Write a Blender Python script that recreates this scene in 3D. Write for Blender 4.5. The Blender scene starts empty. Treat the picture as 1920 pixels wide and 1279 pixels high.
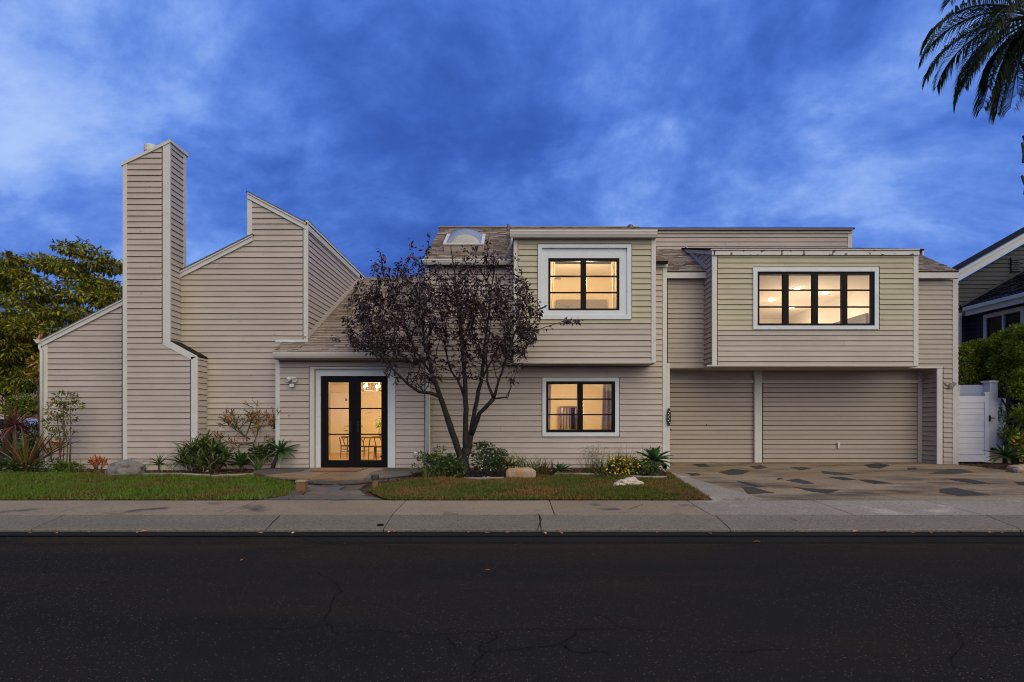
import bpy, bmesh, math, random
import numpy as np
from mathutils import Vector, Matrix, noise
R = math.radians
SC = bpy.context.scene
COL = SC.collection
rng = random.Random(7)
nrng = np.random.default_rng(11)

# ------------------------------------------------------------------ camera, sky, sun, exposure
F, CX, HY, CZ = 1040.0, 960.0, 790.0, 1.6        # photo focal length (px), vanishing point, eye height (m)
cam_data = bpy.data.cameras.new('camera')
cam_data.sensor_width = 36.0
cam_data.lens = 36.0 * F / 1920.0
cam_data.shift_y = (HY - 639.5) / 1920.0
cam_data.clip_end = 2000.0
cam = bpy.data.objects.new('camera', cam_data)
COL.objects.link(cam)
cam.location = (0, 0, CZ)
cam.rotation_euler = (R(90), 0, 0)
SC.camera = cam

SKY_OFF, SKY_BIAS, SKY_A, SKY_D = (20.3, 5.5, 0), 0.014, 1.05, 0.4
SUN_EL, SUN_AZ = 43.0, 152.0                      # azimuth measured from +Y (the view) clockwise: the glow is behind the camera
world = bpy.data.worlds.new('World')
SC.world = world
world.use_nodes = True


def build_world():
    nt = world.node_tree
    nt.nodes.clear()
    N, L = nt.nodes.new, nt.links.new
    out = N('ShaderNodeOutputWorld')
    bg = N('ShaderNodeBackground')
    bg.inputs['Strength'].default_value = 0.1
    L(bg.outputs[0], out.inputs[0])
    sky = N('ShaderNodeTexSky')
    sky.sky_type = 'NISHITA'
    sky.sun_disc = False
    sky.sun_elevation = R(SUN_EL)
    sky.sun_rotation = R(SUN_AZ)
    tc = N('ShaderNodeTexCoord')
    sep = N('ShaderNodeSeparateXYZ')
    L(tc.outputs['Generated'], sep.inputs[0])

    def math_(op, a, b=None, clamp=False):
        n = N('ShaderNodeMath'); n.operation = op; n.use_clamp = clamp
        for i, v in enumerate((a, b)):
            if v is None: continue
            if isinstance(v, (int, float)): n.inputs[i].default_value = v
            else: L(v, n.inputs[i])
        return n.outputs[0]
    z = math_('ADD', math_('MAXIMUM', sep.outputs[2], 0.0), 0.62)
    u = math_('DIVIDE', sep.outputs[0], z)
    v = math_('DIVIDE', sep.outputs[1], z)
    cmb = N('ShaderNodeCombineXYZ')
    L(u, cmb.inputs[0]); L(v, cmb.inputs[1])
    mp = N('ShaderNodeMapping')
    L(cmb.outputs[0], mp.inputs[0])
    mp.inputs['Location'].default_value = SKY_OFF
    mp.inputs['Rotation'].default_value = (0, 0, R(28))
    mp.inputs['Scale'].default_value = (1.5, 2.0, 1)

    def noise_(scale, detail, rough, dist):
        n = N('ShaderNodeTexNoise')
        L(mp.outputs[0], n.inputs['Vector'])
        n.inputs['Scale'].default_value = scale
        n.inputs['Detail'].default_value = detail
        n.inputs['Roughness'].default_value = rough
        n.inputs['Distortion'].default_value = dist
        return n.outputs[0]
    a = noise_(SKY_A, 10, 0.58, SKY_D)
    b = noise_(3.4, 10, 0.62, 0.2)
    s = math_('ADD', math_('MULTIPLY', a, 0.68), math_('MULTIPLY', b, 0.32))
    # thinner cloud where the photograph's sky is palest (high on the left)
    d = Vector((-900, F, 760)).normalized()
    dot = N('ShaderNodeVectorMath'); dot.operation = 'DOT_PRODUCT'
    L(tc.outputs['Generated'], dot.inputs[0]); dot.inputs[1].default_value = d
    glow = math_('POWER', math_('MAXIMUM', dot.outputs['Value'], 0.0), 20.0)
    s = math_('ADD', s, math_('SUBTRACT', math_('MULTIPLY', glow, 0.085), SKY_BIAS))
    s = math_('ADD', math_('MULTIPLY', math_('SUBTRACT', s, 0.5), 1.25), 0.499)
    ramp = N('ShaderNodeValToRGB')
    L(s, ramp.inputs[0])
    cr = ramp.color_ramp
    cr.interpolation = 'B_SPLINE'
    stops = [(0.39, (0.030, 0.092, 0.41)), (0.47, (0.053, 0.147, 0.57)), (0.54, (0.095, 0.220, 0.70)),
             (0.61, (0.18, 0.34, 0.84)), (0.72, (0.42, 0.58, 0.95))]
    cr.elements[0].position, cr.elements[0].color = stops[0][0], (*stops[0][1], 1)
    cr.elements[1].position, cr.elements[1].color = stops[-1][0], (*stops[-1][1], 1)
    for p, c in stops[1:-1]:
        e = cr.elements.new(p); e.color = (*c, 1)
    sc = N('ShaderNodeVectorMath'); sc.operation = 'SCALE'
    L(ramp.outputs[0], sc.inputs[0]); sc.inputs['Scale'].default_value = 4.85
    mix = N('ShaderNodeMix'); mix.data_type = 'RGBA'
    mix.inputs[0].default_value = 0.98
    L(sky.outputs[0], mix.inputs[6]); L(sc.outputs[0], mix.inputs[7])
    L(mix.outputs[2], bg.inputs['Color'])


build_world()
sun_data = bpy.data.lights.new('sun', 'SUN')
sun_data.energy = 1.5
sun_data.angle = R(86)
sun_data.color = (1.0, 0.83, 0.47)
sun = bpy.data.objects.new('sun', sun_data)
COL.objects.link(sun)
sd = Vector((math.sin(R(SUN_AZ)) * math.cos(R(SUN_EL)), math.cos(R(SUN_AZ)) * math.cos(R(SUN_EL)), math.sin(R(SUN_EL))))
sun.rotation_euler = (-sd).to_track_quat('-Z', 'Y').to_euler()
sun.location = (0, -20, 30)
vs = SC.view_settings
vs.view_transform = 'Standard'
try: vs.look = 'None'
except Exception: pass
vs.exposure = 1.08
vs.gamma = 1.0
vs.use_curve_mapping = False
SC.render.engine = 'CYCLES'
cy = SC.cycles
cy.use_denoising = True
cy.filter_width = 1.05
cy.max_bounces = 6
cy.transparent_max_bounces = 16
cy.sample_clamp_indirect = 4.0
cy.caustics_reflective = False
cy.caustics_refractive = False


# ------------------------------------------------------------------ photo measurements -> metres
def X(px, D): return (px - CX) * D / F
def Z(py, D): return CZ + (HY - py) * D / F
def P(px, py, D): return Vector((X(px, D), D, Z(py, D)))


def lerp_tab(tab, d):
    if d <= tab[0][0]: return tab[0][1]
    for (a, za), (b, zb) in zip(tab, tab[1:]):
        if d <= b: return za + (zb - za) * (d - a) / (b - a)
    return tab[-1][1]


T_YARD = [(7.9, 0.03), (8.57, 0.16), (9.73, 0.215), (12.3, 0.218), (14.0, 0.262), (15.5, 0.285), (400, 0.285)]
T_DRIVE = [(7.9, 0.03), (8.57, 0.16), (9.73, 0.215), (18.4, 0.238), (400, 0.238)]


def gz(x, d):
    if d < 7.9: return 0.0
    t = min(1, max(0, (x - 3.9) / 0.5))
    return lerp_tab(T_YARD, d) * (1 - t) + lerp_tab(T_DRIVE, d) * t


def G(px, py):
    """where the sight line through a photo pixel meets the ground"""
    lo, hi = 2.0, 60.0
    for _ in range(50):
        m = (lo + hi) / 2
        if Z(py, m) > gz(X(px, m), m): lo = m
        else: hi = m
    return Vector((X(px, lo), lo, gz(X(px, lo), lo)))


# ------------------------------------------------------------------ materials
def nodes(name):
    m = bpy.data.materials.new(name)
    m.use_nodes = True
    nt = m.node_tree
    return m, nt, nt.nodes['Principled BSDF']


def mat(name, col, rough=0.7, var=0.0, vscale=4.0, stretch=(1, 1, 1), island=0.0, objrand=0.0, bump=0.0, bscale=40.0,
        col2=None, c2scale=2.0, c2lo=0.45, c2hi=0.6, speck=None, metallic=0.0, sss=0.0, hue=0.0, spec=0.4, transl=0.0, fine=None):
    m, nt, b = nodes(name)
    N, L = nt.nodes.new, nt.links.new
    b.inputs['Roughness'].default_value = rough
    b.inputs['Metallic'].default_value = metallic
    b.inputs['Specular IOR Level'].default_value = spec
    geo = N('ShaderNodeNewGeometry')

    def nz(scale, detail=5, st=stretch):
        mp = N('ShaderNodeMapping'); L(geo.outputs['Position'], mp.inputs[0]); mp.inputs['Scale'].default_value = st
        n = N('ShaderNodeTexNoise'); L(mp.outputs[0], n.inputs['Vector'])
        n.inputs['Scale'].default_value = scale; n.inputs['Detail'].default_value = detail
        n.inputs['Roughness'].default_value = 0.6
        return n.outputs[0]

    def mth(op, a, c, clamp=False):
        n = N('ShaderNodeMath'); n.operation = op; n.use_clamp = clamp
        for i, v in enumerate((a, c)):
            if isinstance(v, (int, float)): n.inputs[i].default_value = v
            else: L(v, n.inputs[i])
        return n.outputs[0]

    def mixc(fac, c1, c2):
        n = N('ShaderNodeMix'); n.data_type = 'RGBA'
        if isinstance(fac, float): n.inputs[0].default_value = fac
        else: L(fac, n.inputs[0])
        for i, c in ((6, c1), (7, c2)):
            if isinstance(c, tuple): n.inputs[i].default_value = (*c, 1)
            else: L(c, n.inputs[i])
        return n.outputs[2]
    cur = col
    if col2 is not None:
        r = N('ShaderNodeMapRange'); L(nz(c2scale, 6), r.inputs[0])
        r.inputs[1].default_value = c2lo; r.inputs[2].default_value = c2hi
        cur = mixc(r.outputs[0], cur, col2)
    if speck is not None:
        scol, sscale, thr, soft = speck
        r = N('ShaderNodeMapRange'); L(nz(sscale, 2, (1, 1, 1)), r.inputs[0])
        r.inputs[1].default_value = thr; r.inputs[2].default_value = thr + soft
        cur = mixc(r.outputs[0], cur, scol)
    val = 1.0
    if var: val = mth('ADD', mth('MULTIPLY', mth('SUBTRACT', nz(vscale), 0.5), 2 * var), 1.0)
    if fine: val = mth('MULTIPLY', val, mth('ADD', mth('MULTIPLY', mth('SUBTRACT', nz(fine[1], 3, (1, 1, 1)), 0.5), 2 * fine[0]), 1.0))
    if island: val = mth('MULTIPLY', val, mth('ADD', mth('MULTIPLY', geo.outputs['Random Per Island'], 2 * island), 1.0 - island))
    if objrand:
        oi = N('ShaderNodeObjectInfo')
        val = mth('MULTIPLY', val, mth('ADD', mth('MULTIPLY', oi.outputs['Random'], 2 * objrand), 1.0 - objrand))
    if not isinstance(val, float) or hue:
        h = N('ShaderNodeHueSaturation')
        if isinstance(cur, tuple): h.inputs['Color'].default_value = (*cur, 1)
        else: L(cur, h.inputs['Color'])
        if not isinstance(val, float): L(val, h.inputs['Value'])
        if hue: L(mth('ADD', mth('MULTIPLY', geo.outputs['Random Per Island'], 2 * hue), 0.5 - hue), h.inputs['Hue'])
        cur = h.outputs[0]
    if isinstance(cur, tuple): b.inputs['Base Color'].default_value = (*cur, 1)
    else: L(cur, b.inputs['Base Color'])
    if bump:
        bp = N('ShaderNodeBump'); L(nz(bscale, 4), bp.inputs['Height']); bp.inputs['Strength'].default_value = bump
        bp.inputs['Distance'].default_value = 0.02
        L(bp.outputs[0], b.inputs['Normal'])
    if transl:
        tr = N('ShaderNodeBsdfTranslucent'); ms = N('ShaderNodeMixShader'); ms.inputs[0].default_value = transl
        if isinstance(cur, tuple): tr.inputs[0].default_value = (*cur, 1)
        else: L(cur, tr.inputs[0])
        L(b.outputs[0], ms.inputs[1]); L(tr.outputs[0], ms.inputs[2])
        L(ms.outputs[0], nt.nodes['Material Output'].inputs[0])
    return m


def siding(name, col):
    """painted lap boards: every board a little different, long grain streaks, a few open cracks"""
    m, nt, b = nodes(name)
    N, L = nt.nodes.new, nt.links.new
    b.inputs['Roughness'].default_value = 0.62
    geo = N('ShaderNodeNewGeometry'); oi = N('ShaderNodeObjectInfo')

    def nz(st, scale, detail):
        mp = N('ShaderNodeMapping'); L(geo.outputs['Position'], mp.inputs[0]); mp.inputs['Scale'].default_value = st
        n = N('ShaderNodeTexNoise'); L(mp.outputs[0], n.inputs['Vector'])
        n.inputs['Scale'].default_value = scale; n.inputs['Detail'].default_value = detail; n.inputs['Roughness'].default_value = 0.65
        return n.outputs[0]

    def mth(op, a, c):
        n = N('ShaderNodeMath'); n.operation = op
        for i, v in enumerate((a, c)):
            if isinstance(v, (int, float)): n.inputs[i].default_value = v
            else: L(v, n.inputs[i])
        return n.outputs[0]
    grain = nz((1, 1, 14), 1.6, 6)
    blot = nz((1, 1, 1), 0.7, 3)
    v = mth('ADD', mth('MULTIPLY', mth('SUBTRACT', grain, 0.5), 0.34), mth('MULTIPLY', mth('SUBTRACT', blot, 0.5), 0.34))
    v = mth('ADD', v, mth('ADD', mth('MULTIPLY', mth('SUBTRACT', oi.outputs['Random'], 0.5), 0.13), 1.0))
    crack = nz((1, 1, 16), 2.4, 9)
    where = nz((1, 1, 3), 1.1, 2)
    r1 = N('ShaderNodeMapRange'); L(crack, r1.inputs[0]); r1.inputs[1].default_value = 0.655; r1.inputs[2].default_value = 0.70
    r2 = N('ShaderNodeMapRange'); L(where, r2.inputs[0]); r2.inputs[1].default_value = 0.54; r2.inputs[2].default_value = 0.62
    vo = N('ShaderNodeTexVoronoi'); mpv = N('ShaderNodeMapping'); L(geo.outputs['Position'], mpv.inputs[0]); mpv.inputs['Scale'].default_value = (1, 1, 1.8)
    L(mpv.outputs[0], vo.inputs['Vector']); vo.inputs['Scale'].default_value = 3.2
    sv = N('ShaderNodeSeparateColor'); L(vo.outputs['Color'], sv.inputs[0])
    kn = mth('MULTIPLY', mth('LESS_THAN', vo.outputs['Distance'], 0.055), mth('GREATER_THAN', sv.outputs[0], 0.62))
    cm = mth('MAXIMUM', mth('MULTIPLY', r1.outputs[0], r2.outputs[0]), kn)
    h = N('ShaderNodeHueSaturation'); h.inputs['Color'].default_value = (*col, 1); L(v, h.inputs['Value'])
    mx = N('ShaderNodeMix'); mx.data_type = 'RGBA'
    L(mth('MULTIPLY', cm, 0.75), mx.inputs[0]); L(h.outputs[0], mx.inputs[6]); mx.inputs[7].default_value = (0.075, 0.06, 0.05, 1)
    L(mx.outputs[2], b.inputs['Base Color'])
    bp = N('ShaderNodeBump'); bp.inputs['Strength'].default_value = 0.35; bp.inputs['Distance'].default_value = 0.01
    L(grain, bp.inputs['Height']); L(bp.outputs[0], b.inputs['Normal'])
    return m


def emit(name, col, strength):
    m, nt, b = nodes(name)
    b.inputs['Emission Color'].default_value = (*col, 1)
    b.inputs['Emission Strength'].default_value = strength
    b.inputs['Base Color'].default_value = (*col, 1)
    return m


def glass(name, tint=(1, 1, 1), refl=0.06):
    m, nt, b = nodes(name)
    nt.nodes.remove(b)
    N, L = nt.nodes.new, nt.links.new
    t = N('ShaderNodeBsdfTransparent'); t.inputs[0].default_value = (*tint, 1)
    g = N('ShaderNodeBsdfGlossy'); g.inputs['Roughness'].default_value = 0.02
    lw = N('ShaderNodeFresnel'); lw.inputs[0].default_value = 1.45
    ms = N('ShaderNodeMixShader')
    L(lw.outputs[0], ms.inputs[0]); L(t.outputs[0], ms.inputs[1]); L(g.outputs[0], ms.inputs[2])
    L(ms.outputs[0], nt.nodes['Material Output'].inputs[0])
    return m


M = {}
M['siding'] = siding('siding_paint', (0.41, 0.364, 0.324))
M['siding_light_cast'] = siding('siding_paint_light_cast', (0.41, 0.390, 0.275))  # same siding with a greenish light cast put into its colour
M['sheath'] = mat('wall_sheathing', (0.022, 0.018, 0.016), 0.95, spec=0.1)
M['trim'] = mat('trim_paint', (0.56, 0.57, 0.545), 0.55, var=0.14, vscale=3.0, bump=0.1, speck=((0.22, 0.19, 0.16), 22, 0.70, 0.05), fine=(0.18, 60))
M['trim_worn'] = mat('worn_trim_paint', (0.56, 0.57, 0.545), 0.6, var=0.15, vscale=3.0, speck=((0.13, 0.11, 0.10), 4.5, 0.585, 0.03), bump=0.15)
M['trim_tan'] = mat('tan_trim_paint', (0.50, 0.455, 0.40), 0.6, var=0.12, vscale=3.0)
M['trim_white'] = mat('window_trim_paint', (0.60, 0.66, 0.70), 0.5, var=0.10, vscale=2.5, speck=((0.25, 0.26, 0.27), 18, 0.69, 0.04))
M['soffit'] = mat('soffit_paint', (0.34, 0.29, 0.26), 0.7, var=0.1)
M['gutter'] = mat('gutter_metal_paint', (0.55, 0.54, 0.50), 0.4, var=0.12, vscale=2.0)
M['drip'] = mat('drip_edge_metal', (0.12, 0.12, 0.125), 0.5)
M['black'] = mat('black_window_frame', (0.005, 0.005, 0.007), 0.55, spec=0.12)
M['glass'] = glass('window_glass')
M['shingle'] = mat('roof_shingle', (0.285, 0.236, 0.195), 0.9, var=0.2, vscale=30, island=0.24, hue=0.02, objrand=0.0, bump=0.4, bscale=120)
M['shingle_one'] = mat('roof_shingle_single', (0.285, 0.236, 0.195), 0.9, var=0.2, vscale=30, objrand=0.24, bump=0.4, bscale=120)
M['roofing'] = mat('roof_underlay', (0.028, 0.023, 0.021), 0.95, spec=0.05)
M['shingle_dark'] = mat('dark_roof_shingle', (0.024, 0.026, 0.032), 0.95, spec=0.03, island=0.35, bump=0.4, bscale=120)
M['gar'] = mat('garage_door_paint', (0.37, 0.315, 0.268), 0.55, var=0.12, vscale=1.2, stretch=(1, 1, 4), objrand=0.07, speck=((0.06, 0.04, 0.03), 7, 0.745, 0.03), fine=(0.12, 40))
M['room'] = mat('room_wall_paint', (0.80, 0.68, 0.45), 0.7, var=0.03)
M['room_white'] = mat('ceiling_paint', (0.80, 0.74, 0.66), 0.7)
M['woodfloor'] = mat('wood_floor', (0.42, 0.27, 0.15), 0.4, var=0.2, stretch=(1, 8, 1))
M['navy'] = mat('neighbour_siding', (0.018, 0.027, 0.043), 0.6, var=0.15, objrand=0.12, bump=0.1)
M['neighbour_trim'] = mat('neighbour_trim_paint', (0.46, 0.50, 0.54), 0.5, var=0.1)
M['white'] = mat('white_vinyl', (0.66, 0.70, 0.78), 0.35, var=0.06)
def asphalt(name):
    m, nt, b = nodes(name)
    N, L = nt.nodes.new, nt.links.new
    b.inputs['Roughness'].default_value = 0.95
    b.inputs['Specular IOR Level'].default_value = 0.03
    geo = N('ShaderNodeNewGeometry')

    def nz(st, scale, detail, rough=0.6):
        mp = N('ShaderNodeMapping'); L(geo.outputs['Position'], mp.inputs[0]); mp.inputs['Scale'].default_value = st
        n = N('ShaderNodeTexNoise'); L(mp.outputs[0], n.inputs['Vector'])
        n.inputs['Scale'].default_value = scale; n.inputs['Detail'].default_value = detail; n.inputs['Roughness'].default_value = rough
        return n.outputs[0]

    def rng_(v, lo, hi):
        r = N('ShaderNodeMapRange'); L(v, r.inputs[0]); r.inputs[1].default_value = lo; r.inputs[2].default_value = hi; return r.outputs[0]

    def mth(op, a, c):
        n = N('ShaderNodeMath'); n.operation = op; n.use_clamp = True
        for i, v in enumerate((a, c)):
            if isinstance(v, (int, float)): n.inputs[i].default_value = v
            else: L(v, n.inputs[i])
        return n.outputs[0]

    def mix(f, a, c):
        n = N('ShaderNodeMix'); n.data_type = 'RGBA'; L(f, n.inputs[0])
        for i, v in ((6, a), (7, c)):
            if isinstance(v, tuple): n.inputs[i].default_value = (*v, 1)
            else: L(v, n.inputs[i])
        return n.outputs[2]
    base = mix(rng_(nz((0.16, 0.8, 1), 0.9, 5), 0.40, 0.62), (0.0145, 0.0146, 0.0142), (0.0190, 0.0178, 0.0158))
    # worn brown aggregate near the kerb and in ragged streaks along the road
    sep = N('ShaderNodeSeparateXYZ'); L(geo.outputs['Position'], sep.inputs[0])
    edge = mth('MULTIPLY', rng_(sep.outputs[1], 6.2, 7.1), rng_(nz((0.5, 2.2, 1), 1.0, 5), 0.40, 0.58))
    streak = mth('MULTIPLY', rng_(nz((0.22, 1.3, 1), 1.1, 6), 0.56, 0.68), 0.35)
    worn = mth('MAXIMUM', edge, streak)
    base = mix(worn, base, (0.0250, 0.0200, 0.0145))
    base = mix(rng_(nz((1, 1, 1), 60, 3, 0.8), 0.30, 0.75), base, (0.0235, 0.0205, 0.017)) if False else base
    vo = N('ShaderNodeTexVoronoi'); L(geo.outputs['Position'], vo.inputs['Vector']); vo.inputs['Scale'].default_value = 62.0
    sc_ = N('ShaderNodeSeparateColor'); L(vo.outputs['Color'], sc_.inputs[0])
    dens = mth('ADD', 0.72, mth('MULTIPLY', rng_(nz((1, 1, 1), 0.7, 3), 0.35, 0.65), 0.22))
    pick = N('ShaderNodeMath'); pick.operation = 'GREATER_THAN'; L(sc_.outputs[0], pick.inputs[0]); L(dens, pick.inputs[1])
    stone = mth('MULTIPLY', pick.outputs[0], mth('SUBTRACT', 1.0, rng_(vo.outputs['Distance'], 0.16, 0.42)))
    stonecol = mix(sc_.outputs[1], (0.030, 0.023, 0.015), (0.15, 0.122, 0.088))
    col = mix(stone, base, stonecol)
    h = N('ShaderNodeHueSaturation'); L(col, h.inputs['Color'])
    v = N('ShaderNodeMath'); v.operation = 'MULTIPLY_ADD'; L(nz((1, 1, 1), 75, 3, 0.8), v.inputs[0]); v.inputs[1].default_value = 2.4; v.inputs[2].default_value = -0.2
    L(v.outputs[0], h.inputs['Value'])
    L(h.outputs[0], b.inputs['Base Color'])
    bp = N('ShaderNodeBump'); bp.inputs['Strength'].default_value = 0.6; bp.inputs['Distance'].default_value = 0.01
    L(nz((1, 1, 1), 90, 3), bp.inputs['Height']); L(bp.outputs[0], b.inputs['Normal'])
    return m


M['asphalt'] = asphalt('asphalt')
M['seal'] = mat('asphalt_edge_strip', (0.0175, 0.018, 0.0172), 0.95, var=0.35, vscale=2, stretch=(0.3, 1, 1), bump=0.4, bscale=90, spec=0.03, fine=(0.8, 75))
M['crack'] = mat('asphalt_crack', (0.004, 0.004, 0.004), 0.95, spec=0.1)
M['walk'] = mat('sidewalk_concrete', (0.222, 0.182, 0.132), 0.85, var=0.28, vscale=1.3, stretch=(0.6, 1, 1), objrand=0.07,
                speck=((0.07, 0.06, 0.052), 1.6, 0.60, 0.16), bump=0.25, bscale=120, fine=(0.5, 30), spec=0.1)
M['curb'] = mat('curb_concrete', (0.148, 0.140, 0.113), 0.85, var=0.22, vscale=1.5, stretch=(0.5, 1.5, 1), objrand=0.08, bump=0.3, bscale=150,
                speck=((0.045, 0.045, 0.04), 40, 0.60, 0.12), fine=(0.6, 30), spec=0.1)
M['joint'] = mat('concrete_joint_dirt', (0.03, 0.026, 0.022), 0.95)
M['gutterdirt'] = mat('gutter_wet_dirt', (0.008, 0.008, 0.0085), 0.8, var=0.3, spec=0.15)
M['drive'] = mat('driveway_concrete', (0.235, 0.188, 0.132), 0.85, var=0.5, vscale=1.1, stretch=(0.4, 1.0, 1), col2=(0.095, 0.083, 0.068),
                 c2scale=1.2, c2lo=0.47, c2hi=0.64, speck=((0.25, 0.16, 0.085), 0.9, 0.55, 0.2), bump=0.25, bscale=120, fine=(0.75, 26), spec=0.1)
M['apron'] = mat('apron_concrete', (0.235, 0.215, 0.185), 0.85, var=0.28, vscale=1.1, stretch=(0.5, 1, 1), objrand=0.06, bump=0.25, bscale=120,
                 speck=((0.40, 0.37, 0.33), 1.1, 0.60, 0.14), fine=(0.75, 28), spec=0.1)
M['slate'] = mat('slate_stone', (0.048, 0.046, 0.043), 0.75, var=0.4, vscale=5, objrand=0.2, bump=0.3, fine=(0.5, 30), spec=0.1)
M['soil'] = mat('garden_soil', (0.055, 0.036, 0.026), 0.95, var=0.5, vscale=9, bump=0.8, bscale=25, col2=(0.085, 0.05, 0.032), c2scale=3, fine=(0.8, 30), spec=0.05)
M['mulch'] = mat('mulch_chip', (0.10, 0.048, 0.030), 0.95, island=0.6, hue=0.02)
M['turf'] = mat('turf_soil', (0.030, 0.030, 0.012), 0.95, var=0.4, vscale=6, col2=(0.075, 0.045, 0.022), c2scale=0.7, c2lo=0.5, c2hi=0.62, fine=(0.8,30), spec=0.05)
M['grass'] = mat('grass_blade', (0.085, 0.100, 0.014), 0.6, island=0.55, hue=0.025, col2=(0.17, 0.095, 0.032), c2scale=0.75, c2lo=0.45, c2hi=0.58, spec=0.2)
M['grass_lush'] = mat('lush_grass_blade', (0.085, 0.135, 0.012), 0.6, island=0.55, hue=0.02, col2=(0.13, 0.085, 0.026), c2scale=0.8, c2lo=0.49, c2hi=0.66, spec=0.2)
M['flag_tan'] = mat('tan_flagstone', (0.24, 0.155, 0.085), 0.75, var=0.35, vscale=2.5, objrand=0.15, bump=0.3, bscale=18, col2=(0.19, 0.165, 0.135), c2scale=1.5, fine=(0.4, 30), spec=0.1)
M['flag_grey'] = mat('grey_flagstone', (0.105, 0.10, 0.090), 0.8, var=0.35, vscale=4, objrand=0.25, bump=0.4, bscale=18, col2=(0.16, 0.095, 0.07), c2scale=1.1, c2lo=0.52, c2hi=0.66, fine=(0.45, 30), spec=0.1)
M['stone'] = mat('riser_stone', (0.095, 0.098, 0.10), 0.85, var=0.4, vscale=6, objrand=0.35, bump=0.6, bscale=18)
M['rock_grey'] = mat('grey_rock', (0.165, 0.158, 0.145), 0.9, var=0.45, vscale=6, bump=0.9, bscale=16, col2=(0.07, 0.068, 0.06), c2scale=5, c2lo=0.52, c2hi=0.68)
M['rock_tan'] = mat('tan_rock', (0.34, 0.19, 0.075), 0.9, var=0.45, vscale=6, bump=0.9, bscale=14, col2=(0.33, 0.27, 0.21), c2scale=3.5, c2lo=0.45, c2hi=0.55)
M['rock_white'] = mat('pale_rock', (0.50, 0.44, 0.36), 0.9, var=0.4, vscale=6, bump=1.0, bscale=12, col2=(0.20, 0.17, 0.13), c2scale=5, c2lo=0.55, c2hi=0.68)
M['brick_tan'] = mat('post_clay', (0.19, 0.10, 0.055), 0.85, var=0.3, vscale=12)
M['cap'] = mat('post_cap_cream', (0.36, 0.28, 0.19), 0.7)
M['bark'] = mat('plum_bark', (0.014, 0.012, 0.011), 0.85, var=0.5, vscale=14, bump=0.8, bscale=30, col2=(0.045, 0.041, 0.038), c2scale=9, c2lo=0.55, c2hi=0.75)
M['plum'] = mat('plum_leaf', (0.036, 0.013, 0.020), 0.42, island=0.8, hue=0.04, spec=0.6, transl=0.08)
M['bark2'] = mat('brown_bark', (0.09, 0.065, 0.045), 0.9, var=0.4, vscale=14, bump=0.6, bscale=30)
M['yleaf'] = mat('yellow_green_leaf', (0.29, 0.26, 0.018), 0.5, island=0.55, hue=0.035, spec=0.3, transl=0.2)
M['dleaf'] = mat('dark_green_leaf', (0.095, 0.125, 0.014), 0.5, island=0.5, hue=0.03, spec=0.3, transl=0.15)
M['hleaf'] = mat('hedge_leaf', (0.22, 0.29, 0.02), 0.4, island=0.65, hue=0.025, spec=0.5, transl=0.3)
M['gleaf'] = mat('glossy_leaf', (0.045, 0.080, 0.016), 0.35, island=0.5, hue=0.02, spec=0.5, transl=0.1)
M['oleaf'] = mat('orange_leaf', (0.30, 0.12, 0.03), 0.6, island=0.5, hue=0.03)
M['agave'] = mat('agave_leaf', (0.055, 0.135, 0.045), 0.42, var=0.15, objrand=0.35, spec=0.5, transl=0.1)
M['agave_pale'] = mat('agave_leaf_pale', (0.085, 0.13, 0.03), 0.42, var=0.15, objrand=0.3, spec=0.5, transl=0.1)
M['aloe'] = mat('aloe_leaf', (0.075, 0.115, 0.028), 0.42, var=0.2, objrand=0.45, spec=0.5)
M['flax'] = mat('bronze_flax_leaf', (0.17, 0.085, 0.030), 0.5, var=0.2, objrand=0.5, spec=0.4, transl=0.15)
M['cordy'] = mat('red_cordyline_leaf', (0.13, 0.032, 0.036), 0.45, var=0.2, objrand=0.45, spec=0.4, transl=0.15)
M['stick_g'] = mat('firestick_green', (0.085, 0.088, 0.024), 0.5, island=0.3)
M['stick_o'] = mat('firestick_orange', (0.36, 0.115, 0.05), 0.5, island=0.4, hue=0.03)
M['flower_y'] = mat('yellow_flower', (0.55, 0.40, 0.03), 0.6, island=0.3)
M['flower_w'] = mat('white_flower', (0.62, 0.62, 0.60), 0.6, island=0.2)
M['tuft'] = mat('strappy_leaf', (0.085, 0.115, 0.022), 0.5, island=0.5, hue=0.03, spec=0.4)
M['plume'] = mat('pale_plume', (0.33, 0.30, 0.19), 0.9, island=0.4)
M['dryleaf'] = mat('fallen_leaf', (0.50, 0.21, 0.075), 0.8, objrand=0.4)
M['wood'] = mat('chair_wood', (0.11, 0.052, 0.02), 0.45, var=0.2, vscale=8)
M['grey_light'] = mat('lamp_white_plastic', (0.62, 0.64, 0.66), 0.4)
M['tan_lamp'] = mat('lamp_tan_paint', (0.38, 0.33, 0.29), 0.5)
M['metal'] = mat('dark_metal', (0.03, 0.03, 0.032), 0.4, metallic=0.6)
M['steel'] = mat('steel', (0.45, 0.45, 0.46), 0.35, metallic=0.9)
M['dome'] = mat('skylight_acrylic', (0.26, 0.28, 0.29), 0.12, spec=0.8)
M['curtain'] = mat('grey_curtain', (0.36, 0.29, 0.23), 0.9, transl=0.25)
M['sheer'] = mat('cream_curtain', (0.78, 0.66, 0.45), 0.9, transl=0.3)
M['grey_fabric'] = mat('grey_upholstery', (0.23, 0.20, 0.17), 0.9)
M['pillow'] = mat('grey_green_cushion', (0.17, 0.19, 0.16), 0.9)
M['vent'] = mat('vent_grey', (0.20, 0.17, 0.15), 0.6)
M['tv'] = mat('dark_screen', (0.055, 0.040, 0.038), 0.4)
M['terracotta'] = mat('terracotta_tile', (0.42, 0.15, 0.07), 0.85, island=0.35)
M['stucco'] = mat('tan_stucco', (0.42, 0.33, 0.25), 0.9, var=0.12)
M['stucco_dark'] = mat('brown_door', (0.14, 0.08, 0.05), 0.8)
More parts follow.
